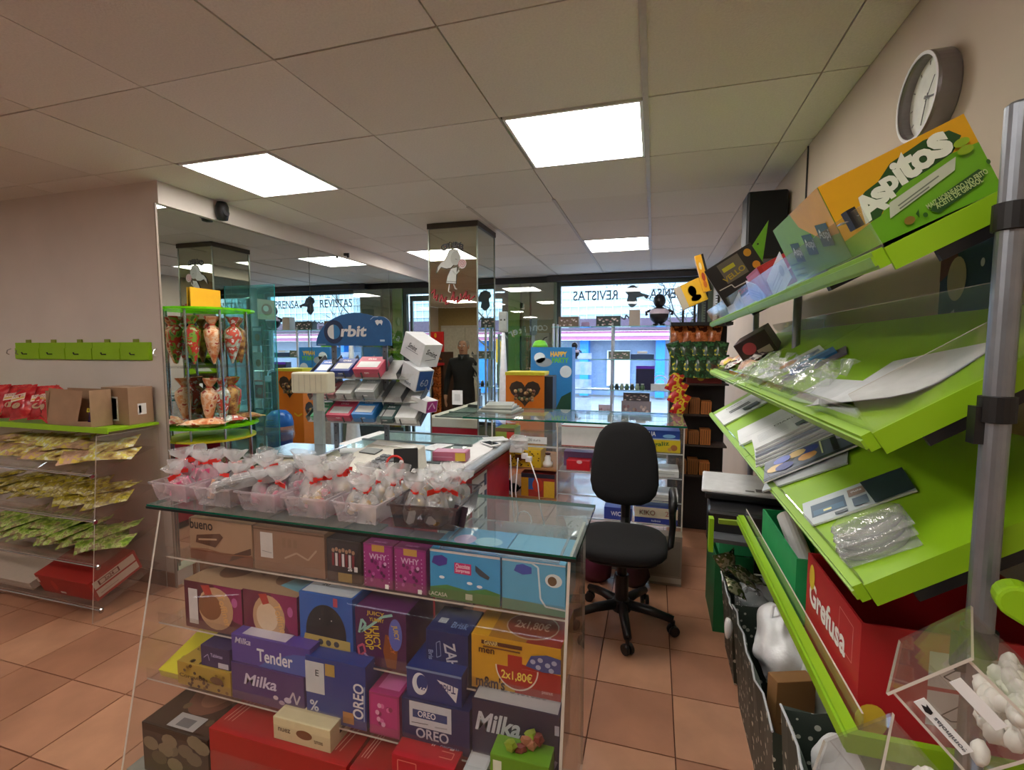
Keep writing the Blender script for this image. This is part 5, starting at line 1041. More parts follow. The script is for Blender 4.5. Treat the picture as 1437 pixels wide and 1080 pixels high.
for i in range(5):
    b_ = MB(); random.seed(70+i); N = 7; vs = [((u/N-.5)*.13, (v/N-.5)*.20, .006+random.uniform(0, .028)) for v in range(N+1) for u in range(N+1)]; b_.add(vs, [[v*(N+1)+u, v*(N+1)+u+1, (v+1)*(N+1)+u+1, (v+1)*(N+1)+u] for v in range(N) for u in range(N)], FILM)
    o = b_.build('clear_wrapping'); o.matrix_world = on(1, .07, 1.22+.17*i, 10*i, .004); tag(o, 'crumpled clear plastic wrapping on the second shelf, %s from the near end' % ORD[i], 'wrapping', 'clear wrapping on the second shelf')
# --- things on the top tier
def d_asp(f):
    p = f('F'); p.poly([(0,1),(1,1),(1,.62),(.62,.66),(.42,.60),(.30,.34),(.12,.26),(0,.22)], 'd8a010'); p.poly([(.0,.22),(.12,.26),(.30,.34),(.42,.60),(.62,.66),(1,.62),(1,0),(0,0)], '6aa61c')
    G_ = '1f4a1c'
    p.poly([(.19,.30),(.20,.62),(.26,.68),(.36,.72),(.48,.86),(.72,.93),(.88,.90),(.93,.78),(.84,.64),(.66,.58),(.5,.55),(.34,.42),(.28,.32)], G_)
    for c_, u, v, h, r_ in (('A', .245, .50, .040, 14), ('s', .335, .555, .028, 12), ('p', .425, .60, .034, 8), ('i', .495, .70, .038, 6), ('t', .56, .745, .044, 4), ('o', .665, .725, .030, 4), ('s', .79, .79, .038, 4)): p.text(c_, u, v, h, 'e4e8dc', rot=r_, bold=.05)
    p.poly([(.32,.24),(.80,.44),(.84,.58),(.36,.42)], 'c4c8b8'); p.line([(.40, .34), (.70, .46)], .002, '70786c'); p.line([(.40, .30), (.62, .39)], .002, '70786c')
    p.poly([(.56,.12),(.60,.05),(.90,.17),(.95,.27),(.92,.33),(.62,.22)], G_); p.text('MAIZ HORNEADO NO FRITO', .755, .225, .008, 'b8c890', w=.085, rot=8); p.text('ACEITE DE GIRASOL', .755, .17, .008, 'b8c890', w=.065, rot=8)
    p.ell(.42, .12, .035, .05, '8a6a2c'); p.poly([(.47,.16),(.50,.2),(.48,.1)], '2c5a1c'); p.ell(.52, .1, .015, .03, '2c5a1c'); p.ell(.985, .36, .012, .03, '2c5a1c')
    p.ell(.90, .70, .05, .05, '8aa820'); p.ell(.90, .60, .05, .05, '8aa820')
    q = f('L'); q.rect(0, 0, 1, 1, '7ab02a'); q.poly([(.45,1),(1,1),(1,.35),(.75,.4),(.5,.75)], 'dca820')
    for u in (.28, .55, .82): q.poly([(u-.09,.30),(u-.07,.62),(u+.09,.56),(u+.07,.24)], G_); q.text('Aspi', u, .43, .022, 'dce4d0', w=.045, rot=-12)
    for i in range(3): q.line([(.06, .1+.1*i), (.3, .06+.1*i)], .003, '3a6a20')
zz, aa = TI[0]
carton('snack_carton', 'big yellow and green snack carton on the near end of the top shelf', 'box', (.006, .212, 0, .30, 0, .125), '72ac20', d_asp, M=T_((XF, .90, zz)) @ RY(-25.5) @ T_((-.002, 0, .010)))
sheet('display_card', 'dark flyer on the top shelf under the big carton', 'card', 0, .11, 1.05, .18, .22, 3, mat('2c2c2c', .6), dz=.001, t=.002)
def d_rb(f):
    f('F').rect(.05, .05, .95, .95, 'c83038'); f('L').rect(.05, .1, .95, .9, 'd0606a'); f('F').ell(.8, .7, .14, .2, 'd8c8a8'); f('F').ell(.8, .7, .10, .14, 'b8342c'); q = f('L'); q.ell(.5, .5, .15, .25, 'd8b0a8')
carton('red_snack_box', 'red open box behind clear film on the top shelf next to the big carton', 'box', (.01, .23, 0, .26, 0, .085), 'b8232c', d_rb, M=T_((XF, 1.48, zz)) @ RY(-28) @ T_((0, 0, .008)) @ RZ(-4))
def d_bk(f):
    q = f('F'); q.rect(.02, .02, .98, .98, '1c1816'); q.ell(.86, .84, .07, .09, 'd89a20'); q.ell(.88, .50, .07, .09, 'd88a18'); q.rect(.25, .45, .7, .95, '6a6458'); q.rect(.30, .72, .55, .82, 'c8c830'); q.text('VELLO', .45, .58, .022, 'b8a028', w=.09, rot=6); q.text('Grefusa', .55, .16, .018, 'd83840', w=.09, rot=4); q.line([(.05, .42), (.3, .40), (.32, .3), (.6, .28)], .004, 'd0ccc4')
    q = f('L'); q.rect(.05, .05, .95, .95, '8a8468'); q.line([(.1, .5), (.9, .5)], .008, '4a443c')
carton('black_snack_box', 'black snack box with orange dots standing tilted on the top shelf', 'box', (.0, .19, 0, .12, 0, .17), '1c1816', d_bk, M=T_((XF-.02, 2.10, zz+.02)) @ RY(-32) @ T_((0, 0, .008)) @ RZ(-8))
bd = MB(); bd.prism([(0, 0), (.10, .02), (.12, .22), (.05, .10)], .003, mat('6fae2a', .5, key='green_card')); o = bd.build('green_card'); o.matrix_world = T_((.345, 2.36, 1.83)) @ RZ(4); tag(o, 'pointed green display card sticking up behind the black snack box', 'card'); MB().lathe([(.004, 0), (.004, .003)], BLACK, 8, T=T_((.08, -.001, .12)) @ RX(90)).build('hanging_hole', o)
yb = carton('yellow_cookie_box', 'yellow box picturing a brown figure tilted at the far end of the top shelf', 'box', (-.07, .07, 0, .05, 0, .13), 'd8a828', lambda f: (f('F').rect(.25, .1, .95, .95, 'e0b030'), f('F').rect(0, 0, .25, 1, 'b8aca0'), f('F').ell(.58, .58, .15, .24, '7a3418'), f('F').ell(.58, .56, .09, .15, 'c88850'), f('F').ell(.62, .25, .2, .13, 'a8402c')), M=T_((.215, 2.86, 1.735)) @ RY(-24))
carton('yellow_slim_box', 'slim tall yellow box with dark edge above the yellow cookie box', 'box', (-.022, .022, 0, .04, 0, .20), 'e0a020', lambda f: (f('F').rect(.75, 0, 1, 1, '1c1814'), f('F').ell(.4, .4, .2, .12, 'a8402c'), f('F').ell(.35, .7, .15, .1, 'e8d0a0'), f('F').ell(.4, .2, .2, .1, 'c8682c')), M=T_((.27, 2.80, 1.80)) @ RY(-15))
for i, (yy, l_, h_, m, lb) in enumerate(((1.13, .16, .055, 'c8ccd4', 'pale grey card leaning on the near end of the top shelf guard'), (1.36, .18, .070, 'e4e6ec', 'white card leaning behind the top shelf guard beside the red box'), (1.66, .16, .060, 'd8dae4', 'white printed leaflet leaning below the red box on the top shelf'), (1.98, .14, .050, 'e8e8f0', 'small white leaflet leaning below the black box on the top shelf'), (2.40, .22, .055, '8aa0a8', 'blue grey film card at the far end of the top shelf'))):
    b_ = MB(); b_.box(0, .0015, -l_/2, l_/2, 0, h_, mat(m, .35, key='leaflet_'+m)); q = Pr(b_, (0, l_/2, 0), (0, -l_, 0), (0, 0, h_)); [q.line([(.15, .25+.15*j), (.7, .30+.15*j)], .0015, '7a8490') for j in range(3)]; q.ell(.8, .5, .1, .2, 'a8b0b8')
    o = b_.build('leaflet'); o.matrix_world = on(0, .010, yy, 4*(i % 2), .003) @ RX([8, -14, 16, -10, 4][i]) @ RY(8); tag(o, lb, 'leaflet')
pf = MB(); random.seed(3)
for i in range(2):
    b_ = MB(); N = 6; vs = [((u/N)*.10, (v/N-.5)*.26, .03+.06*(u/N)*(1-u/N)+random.uniform(0, .01)) for v in range(N+1) for u in range(N+1)]; b_.add(vs, [[v*(N+1)+u, v*(N+1)+u+1, (v+1)*(N+1)+u+1, (v+1)*(N+1)+u] for v in range(N) for u in range(N)], mottled('white_film_print', ['a8b4b4', 'd8dcdc', 'e4e6e8', 'c8d0d0'], 16, .25)); o = b_.build('film_pack'); o.matrix_world = on(0, .03, 1.55+.48*i, 0, .0); tag(o, ['white printed film pack on the top shelf beneath the red box', 'white printed film pack on the top shelf beneath the black box'][i], 'film pack')

# ---- clock, speaker and poster on the right wall
ck = empty('wall_clock', (.70, 1.575, 2.155), 'round silver rimmed wall clock high on the right wall', 'clock', rz=0)
Mc = RY(-90) @ Matrix.Scale(.88, 4)
MB().lathe([(.118, 0), (.122, .004), (.122, .050), (.118, .056), (.112, .056), (.110, .048), (.110, .012)], mat('8c8688', .35, .5, key='clock_rim'), 40, T=Mc, cap=False).build('rim', ck, smooth=False)
MB().lathe([(0, .022), (.111, .022), (.111, .026), (0, .026)], mat('e6eae0', .5, key='clock_face'), 40, T=Mc, cap=False).build('dial', ck)
MB().lathe([(.1125, .057), (.1215, .0575), (.1215, .059), (.1125, .059)], WHITE, 40, T=Mc, cap=False).build('bezel', ck)
for a, l, w_ in ((-20, .075, .0035), (75, .045, .005), (140, .06, .0015)):
    h_ = MB(); h_.box(-w_/2, w_/2, -.012, l, .030, .0315, mat('5c5c5c', .4), T=Mc @ RZ(a+90)); h_.build('hand', ck)
for k in range(12): MB().box(-.0015, .0015, .092, .104, .0262, .027, mat('8a8a86', .5), T=Mc @ RZ(30*k)).build('hour_mark', ck)
MB().lathe([(0, .026), (.006, .026), (.005, .036), (0, .036)], CHROME, 12, T=Mc, cap=False).build('hub', ck)
ws = empty('loudspeaker', (.585, 3.0, 2.17), 'black box loudspeaker high in the corner of the right wall', 'speaker')
MB().box(-.105, .10, 0, .18, -.18, .19, BLACK).build('cabinet', ws, bevel=.012)
MB().box(-.095, .09, -.008, 0, -.17, .18, mat('0a0a0b', .9)).build('front_grille', ws)
MB().box(.10, .113, .06, .12, -.05, .05, BLACK).build('bracket', ws)
wb = MB().tube([(.694, 2.72, 2.47), (.694, 2.72, 1.2), (.694, 2.74, .5)], .004, BLACK, 6).build('wall_cable'); tag(wb, 'thin black cable running down the right wall from the ceiling', 'cable')
tbx = MB().box(.625, .69, 2.35, 2.75, 1.2, 1.62, mat('b8ad9c', .7, key='boxing'))  .box(.618, .625, 2.35, 2.75, 1.2, 1.215, CREAM).build('pipe_boxing'); tag(tbx, 'cream boxed casing on the right wall between the upper shelves', 'casing')
def d_post(p): pass
po = MB(); po.box(-.003, 0, -.24, 0, 0, .24, mat('26405a', .5, key='poster_blue')); q = Pr(po, (-.0032, 0, 0), (0, -.24, 0), (0, 0, .24)); q.poly([(0,.6),(.35,.75),(.2,1),(0,1)], '6a2c34'); q.ell(.3, .6, .16, .22, 'b8a888'); q.poly([(.1,.0),(.35,.0),(.3,.3),(.15,.22)], 'b8b8a8'); q.poly([(.4,.0),(.95,.0),(.95,.15),(.5,.26)], 'c0beac'); q.ell(.7, .7, .03, .04, 'c8c8d0')
o = po.build('wall_poster'); o.location = (.698, 1.50, 1.52); tag(o, 'dark blue poster with pale shapes on the right wall below the top shelf', 'poster')

# ================================================================ UNDER THE RIGHT RACK
REDB = mat('b01c26', .45, 0, .04, 8, key='snack_red')
rb = MB(); rb.tray(-.165, .165, -.14, .14, 0, .19, .004, REDB); o = rb.build('red_snack_carton'); o.location = (.495, 1.01, .867); tag(o, 'open red snack carton with white lettering standing behind the lowest lime rail', 'box')
pb = MB(); p = Pr(pb, (-.165, .14, 0), (0, -.28, 0), (0, 0, .19)); p.text('Grefusa', .44, .62, .050, 'e8e4e0', w=.20, bold=.03); p.line([(.68, .55), (.68, .9), (.90, .88), (.90, .55), (.68, .55)], .0012, 'e0b0a8')
p.ell(.13, .80, .06, .14, 'd8c030')
q = Pr(pb, (-.165, -.14, 0), (.33, 0, 0), (0, 0, .19))
for v0 in (.55, .22):
    q.rect(.28, v0, .95, v0+.30, 'c4bcba'); q.line([(.34, v0+.1), (.42, v0+.22), (.50, v0+.1), (.38, v0+.06), (.34, v0+.1)], .002, '30282c'); q.line([(.6, v0+.1), (.7, v0+.2), (.85, v0+.12)], .0015, '6a6264')
q.ell(.06, .16, .07, .15, 'd8b838')
pb.build('printed_design', o); MB().box(-.155, .155, -.13, .13, .02, .05, mat('2a2024', .8)).build('inner_base', o)
# green crates and box
def crate(name, lab, x0, x1, y0, y1, z0, z1, colr):
    b_ = MB(); b_.tray((x0-x1)/2, (x1-x0)/2, (y0-y1)/2, (y1-y0)/2, 0, z1-z0, .005, mat(colr, .5)); o = b_.build(name); o.location = ((x0+x1)/2, (y0+y1)/2, z0); return tag(o, lab, 'crate')
gbx = crate('green_box', 'open bright green box holding a white paper roll below the third shelf', .335, .62, 1.25, 1.62, .84, 1.0, '1f9a58')
rl = MB().tube([(.40, 1.35, .90), (.375, 1.52, 1.015)], .024, WHITE, 18).build('paper_roll', smooth=False); tag(rl, 'white paper roll leaning inside the bright green box', 'paper roll'); MB().tube([(.4005, 1.3485, .8985), (.3995, 1.353, .902)], .010, KRAFT, 12).build('roll_core', rl)
MB().box(-.13, .13, -.17, .17, -.02, -.001, BLACK).build('runner', gbx)
o = MB().box(.46, .60, 1.30, 1.55, .846, .97, mat('c8a830', .5)).box(.455, .46, 1.32, 1.5, .86, .95, mat('2a3a70', .5)).build('packet_pile'); tag(o, 'yellow and blue packets standing in the bright green box behind the roll', 'packets')
st_ = empty('storage_bench', (.5, 2.28, 0), 'dark storage bench along the right wall under the printer', 'bench')
MB().box(-.14, .18, -.16, .34, .68, .71, mat('2c2a2a', .6)).build('top_board', st_)
for x in (.02, .15):
    for y in (-.11, .31): MB().box(x-.015, x+.015, y-.012, y+.012, 0, .68, BLACK).build('leg', st_)
pn = empty('printer', (.455, 2.27, .712), 'black desktop printer with a white lid on the bench below the third shelf', 'printer', rz=R(-6))
MB().box(-.21, .18, -.24, .24, 0, .13, mat('1d1d20', .35, key='printer_black')).build('body', pn, bevel=.012)
MB().box(-.22, .10, -.10, .20, .135, .165, mat('1a1a1c', .4)).build('scanner_base', pn, bevel=.006)
lid_ = MB(); lid_.box(-.235, .11, -.11, .22, .165, .18, mat('d8dadc', .35, key='printer_white')); l_ = lid_.build('scanner_lid', pn, bevel=.007); kk = MB(); p = Pr(kk, (-.235, -.11, .18), (.345, 0, 0), (0, .33, 0)); p.rect(.62, .08, .78, .22, '26282a'); p.rect(.5, .06, .6, .12, '4a4c4e'); kk.build('label', l_)
MB().box(-.20, .17, -.32, -.24, .03, .045, mat('55585c', .4)).build('output_tray', pn)
crate('green_crate', 'tall dark green crate on the floor beyond the printer', .33, .66, 2.64, 3.02, 0, .42, '1b6b3c')
o = crate('green_crate', 'lighter green crate stacked on the tall dark green crate beyond the printer', .35, .64, 2.66, 2.98, .421, .72, '2f9a60')
# wrapped bins with plastic bags
WRAP = speckle('wrap_speckle', '37423a', 'd0d2c4', 30, .24, .5)
WBAG = mat('f0f2f4', .3, 0, .03, 18, .5, key='white_bag')
for i, (y0, y1, lab) in enumerate(((.80, 1.38, 'dark speckled paper covered bin nearest the camera on the floor'), (1.42, 2.14, 'dark speckled paper covered bin in the middle with white carrier bags'), (2.20, 2.55, 'dark speckled paper covered bin farthest away with torn silver edge'))):
    xt, xb_, h = (.352, .345, .35)[i], .375, (.54, .42, .37)[i]; ym = (y0+y1)/2; w0, w1 = (y1-y0)/2-.03, (y1-y0)/2
    mb = MB(); vs = []
    n = 9
    rim = []; base = []
    random.seed(30+i)
    def ringp(xl, xr, hw, z, jit):
        pts = []
        for k in range(n+1): pts.append((xl, hw-2*hw*k/n, z))
        for k in range(1, 4): pts.append((xl+(xr-xl)*k/4, -hw, z))
        for k in range(n+1): pts.append((xr, -hw+2*hw*k/n, z))
        for k in range(1, 4): pts.append((xr-(xr-xl)*k/4, hw, z))
        return [(x+random.uniform(-jit, jit), y+random.uniform(-jit, jit), z_+random.uniform(-jit, jit)*1.6) for x, y, z_ in pts]
    rg_ = [ringp(xb_-.5, .16, w0, 0.001, 0), ringp((xt+xb_)/2-.5, .16, (w0+w1)/2, h*.5, .004), ringp(xt-.5, .16, w1, h, .007), ringp(xt-.494, .154, w1-.006, h-.004, .004), ringp((xt+xb_)/2-.492, .152, (w0+w1)/2-.006, h*.45, .002), ringp(xb_-.49, .15, w0-.008, .01, 0)]
    K = len(rg_[0]); vs = [p_ for r_ in rg_ for p_ in r_]; fs = [list(range(K))[::-1]]+[[a*K+j, a*K+(j+1) % K, (a+1)*K+(j+1) % K, (a+1)*K+j] for a in range(len(rg_)-1) for j in range(K)]+[[(len(rg_)-1)*K+j for j in range(K)]]
    mb.add(vs, fs, WRAP); o = mb.build('wrapped_bin'); o.location = (.5, ym, 0); tag(o, lab, 'bin')
    sl = MB(); sl.tube([rg_[2][j] for j in range(0, n+1)], .0035, mat('c8ccd0', .3), 6); sl.build('silver_rim', o)
def crumple(name, c, sx, sy, sz, m, seed, lab, cat, N=12, amp=.22):
    rs = random.Random(seed); st2 = random.getstate(); random.seed(seed); mb = MB(); mb.ball((0, 0, 0), (sx, sy, sz), m, N, noise=amp); random.setstate(st2)
    o = mb.build(name, smooth=True); sb = o.modifiers.new('soften', 'SUBSURF'); sb.levels = 1; sb.render_levels = 2; o.location = c; tag(o, lab, cat); return o
for i, (c_, s3, m, lab) in enumerate((((.485, 1.10, .47), (.11, .22, .12), WBAG, 'bulging white plastic bag filling the nearest speckled bin'), ((.50, 1.30, .46), (.11, .05, .09), WBAG, 'small white plastic bag at the back of the nearest speckled bin'), ((.455, 1.86, .42), (.085, .15, .12), WBAG, 'crumpled white carrier bag at the front of the middle speckled bin'), ((.56, 1.72, .40), (.08, .12, .12), mat('d0d8d4', .4), 'greenish white plastic bag in the middle speckled bin'), ((.52, 1.97, .38), (.11, .11, .10), WBAG, 'flattened white plastic bag at the far side of the middle bin'), ((.45, 2.30, .34), (.075, .08, .07), FILM, 'clear crackly plastic wrap in the farthest speckled bin'), ((.50, 2.42, .33), (.10, .10, .08), mat('d0d8dc', .3), 'pale plastic bag in the farthest speckled bin'))):
    o = crumple('plastic_bag', c_, *s3, m, 300+i, lab, 'plastic bag', 18, .30)
    h_ = MB(); h_.tube([(-.03, 0, s3[2]*.8), (-.02, .01, s3[2]*1.25), (.01, .0, s3[2]*1.3), (.025, -.01, s3[2]*.8)], .005, m, 6); h_.build('handle', o)
o = carton('torn_carton', 'torn brown cardboard piece standing in the middle speckled bin', 'cardboard', (.375, .50, 1.60, 1.65, .2, .47), '9a7248', lambda f: f('F').line([(.1, .5), (.9, .6)], .004, '6a4a2c'), rz=R(20))
for k in range(5):
    o = pouch('foil_pack', .08, .13, .03, mottled('foil_gold_green', ['7a7c58', 'b0b08c', '5a6a3c', 'c8ccc4'], 22, .25, .4), 330+k); o.location = (.36+.04*(k % 3), 2.24+.07*k, .43+.015*(k % 2)); o.rotation_euler = (R(20*k), R(25), k); tag(o, 'crumpled silver and olive foil pack in the farthest speckled bin, %s towards the window' % ORD[k], 'foil pack', 'foil packs in the farthest bin')
rp = crumple('torn_paper', (.315, 2.05, .36), .018, .03, .045, WHITE, 350, 'scrap of torn white paper hanging on the side of the speckled bins', 'paper scrap', 8)

# ================================================================ CLEAR SWEET BINS NEAREST THE CAMERA
def sweet_bin(B, s_, d_, lab, seed, stickers):
    M = T_(B) @ RZ(-27) @ RY(-48)
    root = empty('sweet_bin', B, lab, 'sweet bin'); 
    b_ = MB(); b_.T = RZ(-27) @ RY(-48); t = .003
    b_.box(0, s_, 0, d_, 0, t, ACR, sides={'F': ACR_EDGE}); b_.box(0, t, 0, d_, t, s_, ACR, sides={'F': ACR_EDGE}); b_.box(s_-t, s_, 0, d_, t, s_, ACR, sides={'F': ACR_EDGE}); b_.box(t, s_-t, d_-t, d_, t, s_, ACR); b_.build('clear_box', root)
    b_ = MB(); b_.T = RZ(-27) @ RY(-48); b_.box(t, s_-t, 0, t, t, s_, ACR); b_.build('front_panel', root)
    b_ = MB(); b_.T = RZ(-27) @ RY(-48); b_.box(-.004, s_+.004, -.004, d_, s_, s_+t, ACR, sides={'F': ACR_EDGE, 'L': ACR_EDGE, 'R': ACR_EDGE}); b_.build('lid', root)
    for (x0, x1, z0, z1, mk) in stickers:
        b_ = MB(); b_.T = RZ(-27) @ RY(-48); b_.box(x0, x1, -.0012, -.0004, z0, z1, WHITE)
        if mk:
            p = Pr(b_, (x0, -.0012, z0), (x1-x0, 0, 0), (0, 0, z1-z0)); p.poly([(.2,.80),(.4,.93),(.6,.86),(.8,.9),(.7,.74),(.4,.72)], '1c1c20'); p.text('gominolas', .5, .35, .006, '60646c', w=.034, rot=90)
        b_.build('label_sticker', root)
    rs = random.Random(seed); proto = None
    for k in range(60):
        a = RZ(-27) @ RY(-48) @ Vector((rs.uniform(.008, s_-.012), rs.uniform(.010, d_-.012), 0)); 
        # pile settles at the lowest corner
        hgt = rs.uniform(0, .030)
        loc = Vector(B)+a; loc.z = B[2]+.012+abs(a.z)*.0+hgt*1.3+max(0, a.z*.98)
        q = RZ(-27) @ RY(-48); li = q.inverted() @ (loc-Vector(B))
        li = Vector((min(max(li.x, .010), s_-.010), min(max(li.y, .009), d_-.010), min(max(li.z, .009), s_*.55)))
        loc = Vector(B)+(q @ li)
        if proto is None:
            b_ = MB(); b_.ball((0, 0, 0), (.013, .009, .008), mat('e6e6e0', .5, 0, .04, key='white_sweet'), 8, noise=.05); proto = o = b_.build('white_sweet', smooth=True)
        else: o = proto.copy(); COL.objects.link(o)
        o.location = loc; o.rotation_euler = (rs.uniform(0, 6), rs.uniform(0, 6), rs.uniform(0, 6)); tag(o, 'white oval sweet lying in the %s clear bin' % ('upper' if seed == 1 else 'lower'), 'sweet', 'white sweets in the %s bin' % ('upper' if seed == 1 else 'lower'))
    return root
sweet_bin((.318, .57, 1.062), .088, .13, 'upper tilted clear acrylic sweet bin with two white labels nearest the camera', 1, ((.012, .024, .020, .074, True), (.056, .068, .030, .078, False)))
sweet_bin((.222, .51, .972), .085, .10, 'lower tilted clear acrylic sweet bin half cut off at the bottom edge', 2, ((.014, .026, .024, .078, True),))
bs = empty('bin_stand', (.36, .60, 0), 'clear stand holding the tilted sweet bins nearest the camera', 'stand')
b_ = MB(); b_.box(-.05, .17, .0, .12, .90, .906, ACR); b_.build('support_plate', bs)
for x in (-.03, .15): MB().box(x-.006, x+.006, .04, .052, 0, .90, STEEL).build('leg', bs)
lt_ = MB(); pts = [(0, -.020)]+[(-.020*math.sin(R(a)), -.020*math.cos(R(a))) for a in range(20, 181, 20)]+[(.22, .020), (.22, -.020)]
lt_.prism([(p_[0]+.012*0, p_[1]) for p_ in pts], .03, LIME); o = lt_.build('lime_rail_end', bevel=.004); o.matrix_world = T_((.41, .675, 1.205)) @ RZ(-18) @ RY(28); tag(o, 'rounded lime green rail end poking in at the right edge by the grey pole', 'rail'); MB().box(.02, .20, .03, .034, -.012, .012, BLACK).build('rear_strip', o)

# ================================================================ SNACK RACK BY THE WINDOW, RIGHT
kr = empty('hanging_snack_rack', (.33, 4.05, 0), 'black hook rack crowded with snack bags beside the shop window', 'rack')
MB().box(-.20, .22, .10, .115, 0, 1.68, mat('1e1a1c', .7)).build('back_board', kr)
MB().box(-.21, .23, -.14, .11, 1.665, 1.69, BLACK).build('top_bar', kr)
for i in range(4):
    b_ = MB(); x = -.12+.085*i; b_.box(x-.008, x+.008, -.05, -.03, 1.69, 1.93-.03*(i % 2), BLACK)
    for k in range(10): b_.box(x-.022, x-.008, -.045, -.035, 1.71+.02*k, 1.715+.02*k, BLACK)
    b_.build('toothed_post', kr)
for z in (1.22, .98, .74, .50): MB().box(-.19, .22, -.10, .10, z-.012, z, mat('3a2c28', .6)).build('shelf', kr)
P_DG = mottled('dark_green_pack', ['c8c030', '2f5a34', '243a1c', '1c3a20', '3a6a3c'], 18, .25); P_RY = mottled('red_yellow_pack', ['8a1c1c', 'c02824', 'e0c030', 'b83020'], 14, .25); P_OR = mottled('orange_pack', ['8a4a20', 'b05a28', 'c8743c', '5a2c18'], 16, .25)
ps = [pouch('hanging_snack_bag', .10, .15, .04, m, 400+i) for i, m in enumerate((P_DG, P_OR, P_RY))]
cnt = {}
def hang(k, x, y, z, tilt, lab, grp):
    o = ps[k] if not ps[k].get('label') else copy_tree(ps[k]); o.matrix_world = T_((.33+x, 4.05+y, z)) @ RY(tilt) @ RX(80) @ T_((0, 0, 0)); tag(o, lab, 'snack bag', grp)
for i in range(4): hang(1, -.16+.09*i, -.03, 1.575, 8*(i % 2), 'orange brown bag in hook rack top row, %s from left' % ORD[i], 'bags in the hook rack')
for i in range(5): hang(0, -.17+.08*i, -.08, 1.455, -18+7*i, 'dark green and yellow bag in hook rack second row, %s from left' % ORD[i], 'bags in the hook rack')
for i in range(5): hang(0, -.15+.08*i, -.13, 1.35, 14-5*i, 'dark green bag in hook rack third row, %s from left' % ORD[i], 'bags in the hook rack')
for i in range(3): hang(2, -.17+.02*i, -.15, 1.24-.09*i, 24, 'red and yellow bag, left side of the hook rack, %s from top' % ORD[i], 'bags in the hook rack')
o = carton('red_snack_box', 'dark red box with a round yellow badge on the hook rack', 'box', (.25, .50, 3.96, 4.10, 1.222, 1.32), '7a1c1e', lambda f: (f('F').rect(0, .85, 1, 1, 'a02828'), f('F').ell(.4, .4, .10, .2, 'd8a830')))
for i, z in enumerate((.982, .742, .502)):
    for j in range(3):
        carton('wafer_bundle', 'orange brown wafer bundle on the hook rack, %s shelf from top, %s from left' % (ORD[i+1], ORD[j]), 'snack pack', (.19+.085*j, .265+.085*j, 3.97, 4.08, z, z+.10+.02*((i+j) % 2)), ['a0602c', '8a5428', 'b06a34'][j], lambda f: [f('F').rect(.12+.22*k, .05, .18+.22*k, .95, '5a3418') for k in range(4)], group='wafer bundles on the hook rack')

# ================================================================ SHOP WINDOW DISPLAY
we = empty('window_shelving', (-.50, 6.22, 0), 'chrome and glass display shelving in front of the shop window', 'shelving')
for z in (1.76, 1.35, .97, .55): MB().box(-.76, .70, -.16, .16, z-.008, z, GLS, sides={'F': mat('7ab8b0', .15, key='pale_glass_edge')}).build('glass_shelf', we)
for x in (-.74, .0, .69):
    for y in (-.13, .13): MB().box(x-.012, x+.012, y-.012, y+.012, 0, 1.80, mat('d0d8dc', .25, .6, key='bright_post')).build('post', we)
def wc(name, lab, cat, x, z, w_, h, c_, d=None, y=6.22, dp=.12): return carton(name, lab, cat, (x-w_/2, x+w_/2, y-dp/2, y+dp/2, z+.001, z+h), c_, d)
FLO = lambda f: [f('F').ell(.08+.84*((i*.618) % 1), .12+.76*((i*.3819+i*i*.07) % 1), .05, .08, ['b8a8a0', '8a6a70', 'd8ccc8'][i % 3], 8) for i in range(16)]
wc('wicker_box', 'brown wicker box with silver sprigs on the top window shelf', 'box', -1.06, 1.76, .26, .13, '6e5e4e', FLO)
wc('small_card', 'small mauve card beside the wicker box on the top window shelf', 'card', -.85, 1.76, .10, .06, 'a08ab0', dp=.02)
wc('patterned_box', 'dark patterned box with gold corners on the top window shelf', 'box', -.56, 1.76, .30, .13, '2c3a38', FLO)
wc('kraft_bag', 'pale brown upright paper bag on the top window shelf', 'bag', -.24, 1.76, .13, .20, 'a89c90')
fg = empty('black_figurine', (.05, 6.22, 1.761), 'round black figurine with white belly band on the top window shelf', 'figurine')
BP = mat('141016', .35, key='figurine_black'); b_ = MB(); b_.ball((0, 0, .13), (.115, .10, .11), BP, 16); b_.ball((0, 0, .305), (.075, .07, .085), BP, 14); b_.build('body', fg, smooth=True)
for s_ in (-1, 1): MB().tube([(.10*s_, 0, .19), (.155*s_, 0, .17), (.145*s_, 0, .13)], .018, BP, 8).ball((.045*s_, -.02, .015), (.04, .05, .016), BP, 8).build('limb', fg, smooth=True)
b_ = MB(); b_.lathe([(.114, .145), (.118, .17), (.098, .205), (.09, .205)], mat('d8c8d8', .5), 16, squash=.88, cap=False); b_.build('belly_band', fg, smooth=True)
fg2 = copy_tree(fg); fg2.location = (-1.0, 6.30, 1.352); fg2.scale = (.55, .55, .55); tag(fg2, 'small black and white figurine on the second window shelf by the frosted stripes', 'figurine')
wc('book_pile', 'pile of grey patterned books on the second window shelf', 'books', -.42, 1.35, .26, .10, '5a6a5c', FLO)
wc('white_pot', 'small white dish on the second window shelf', 'dish', -.14, 1.42, .12, .03, 'e0e4e8')
wc('dish_stand', 'low dark stand under the white dish on the second window shelf', 'stand', -.14, 1.35, .28, .065, '34507a')
wc('dark_box', 'dark navy screen box on the third window shelf with a violet top edge', 'box', -.10, .97, .22, .30, '24284a', lambda f: f('F').rect(0, .88, 1, 1, '6a3ad8'))
jp = None
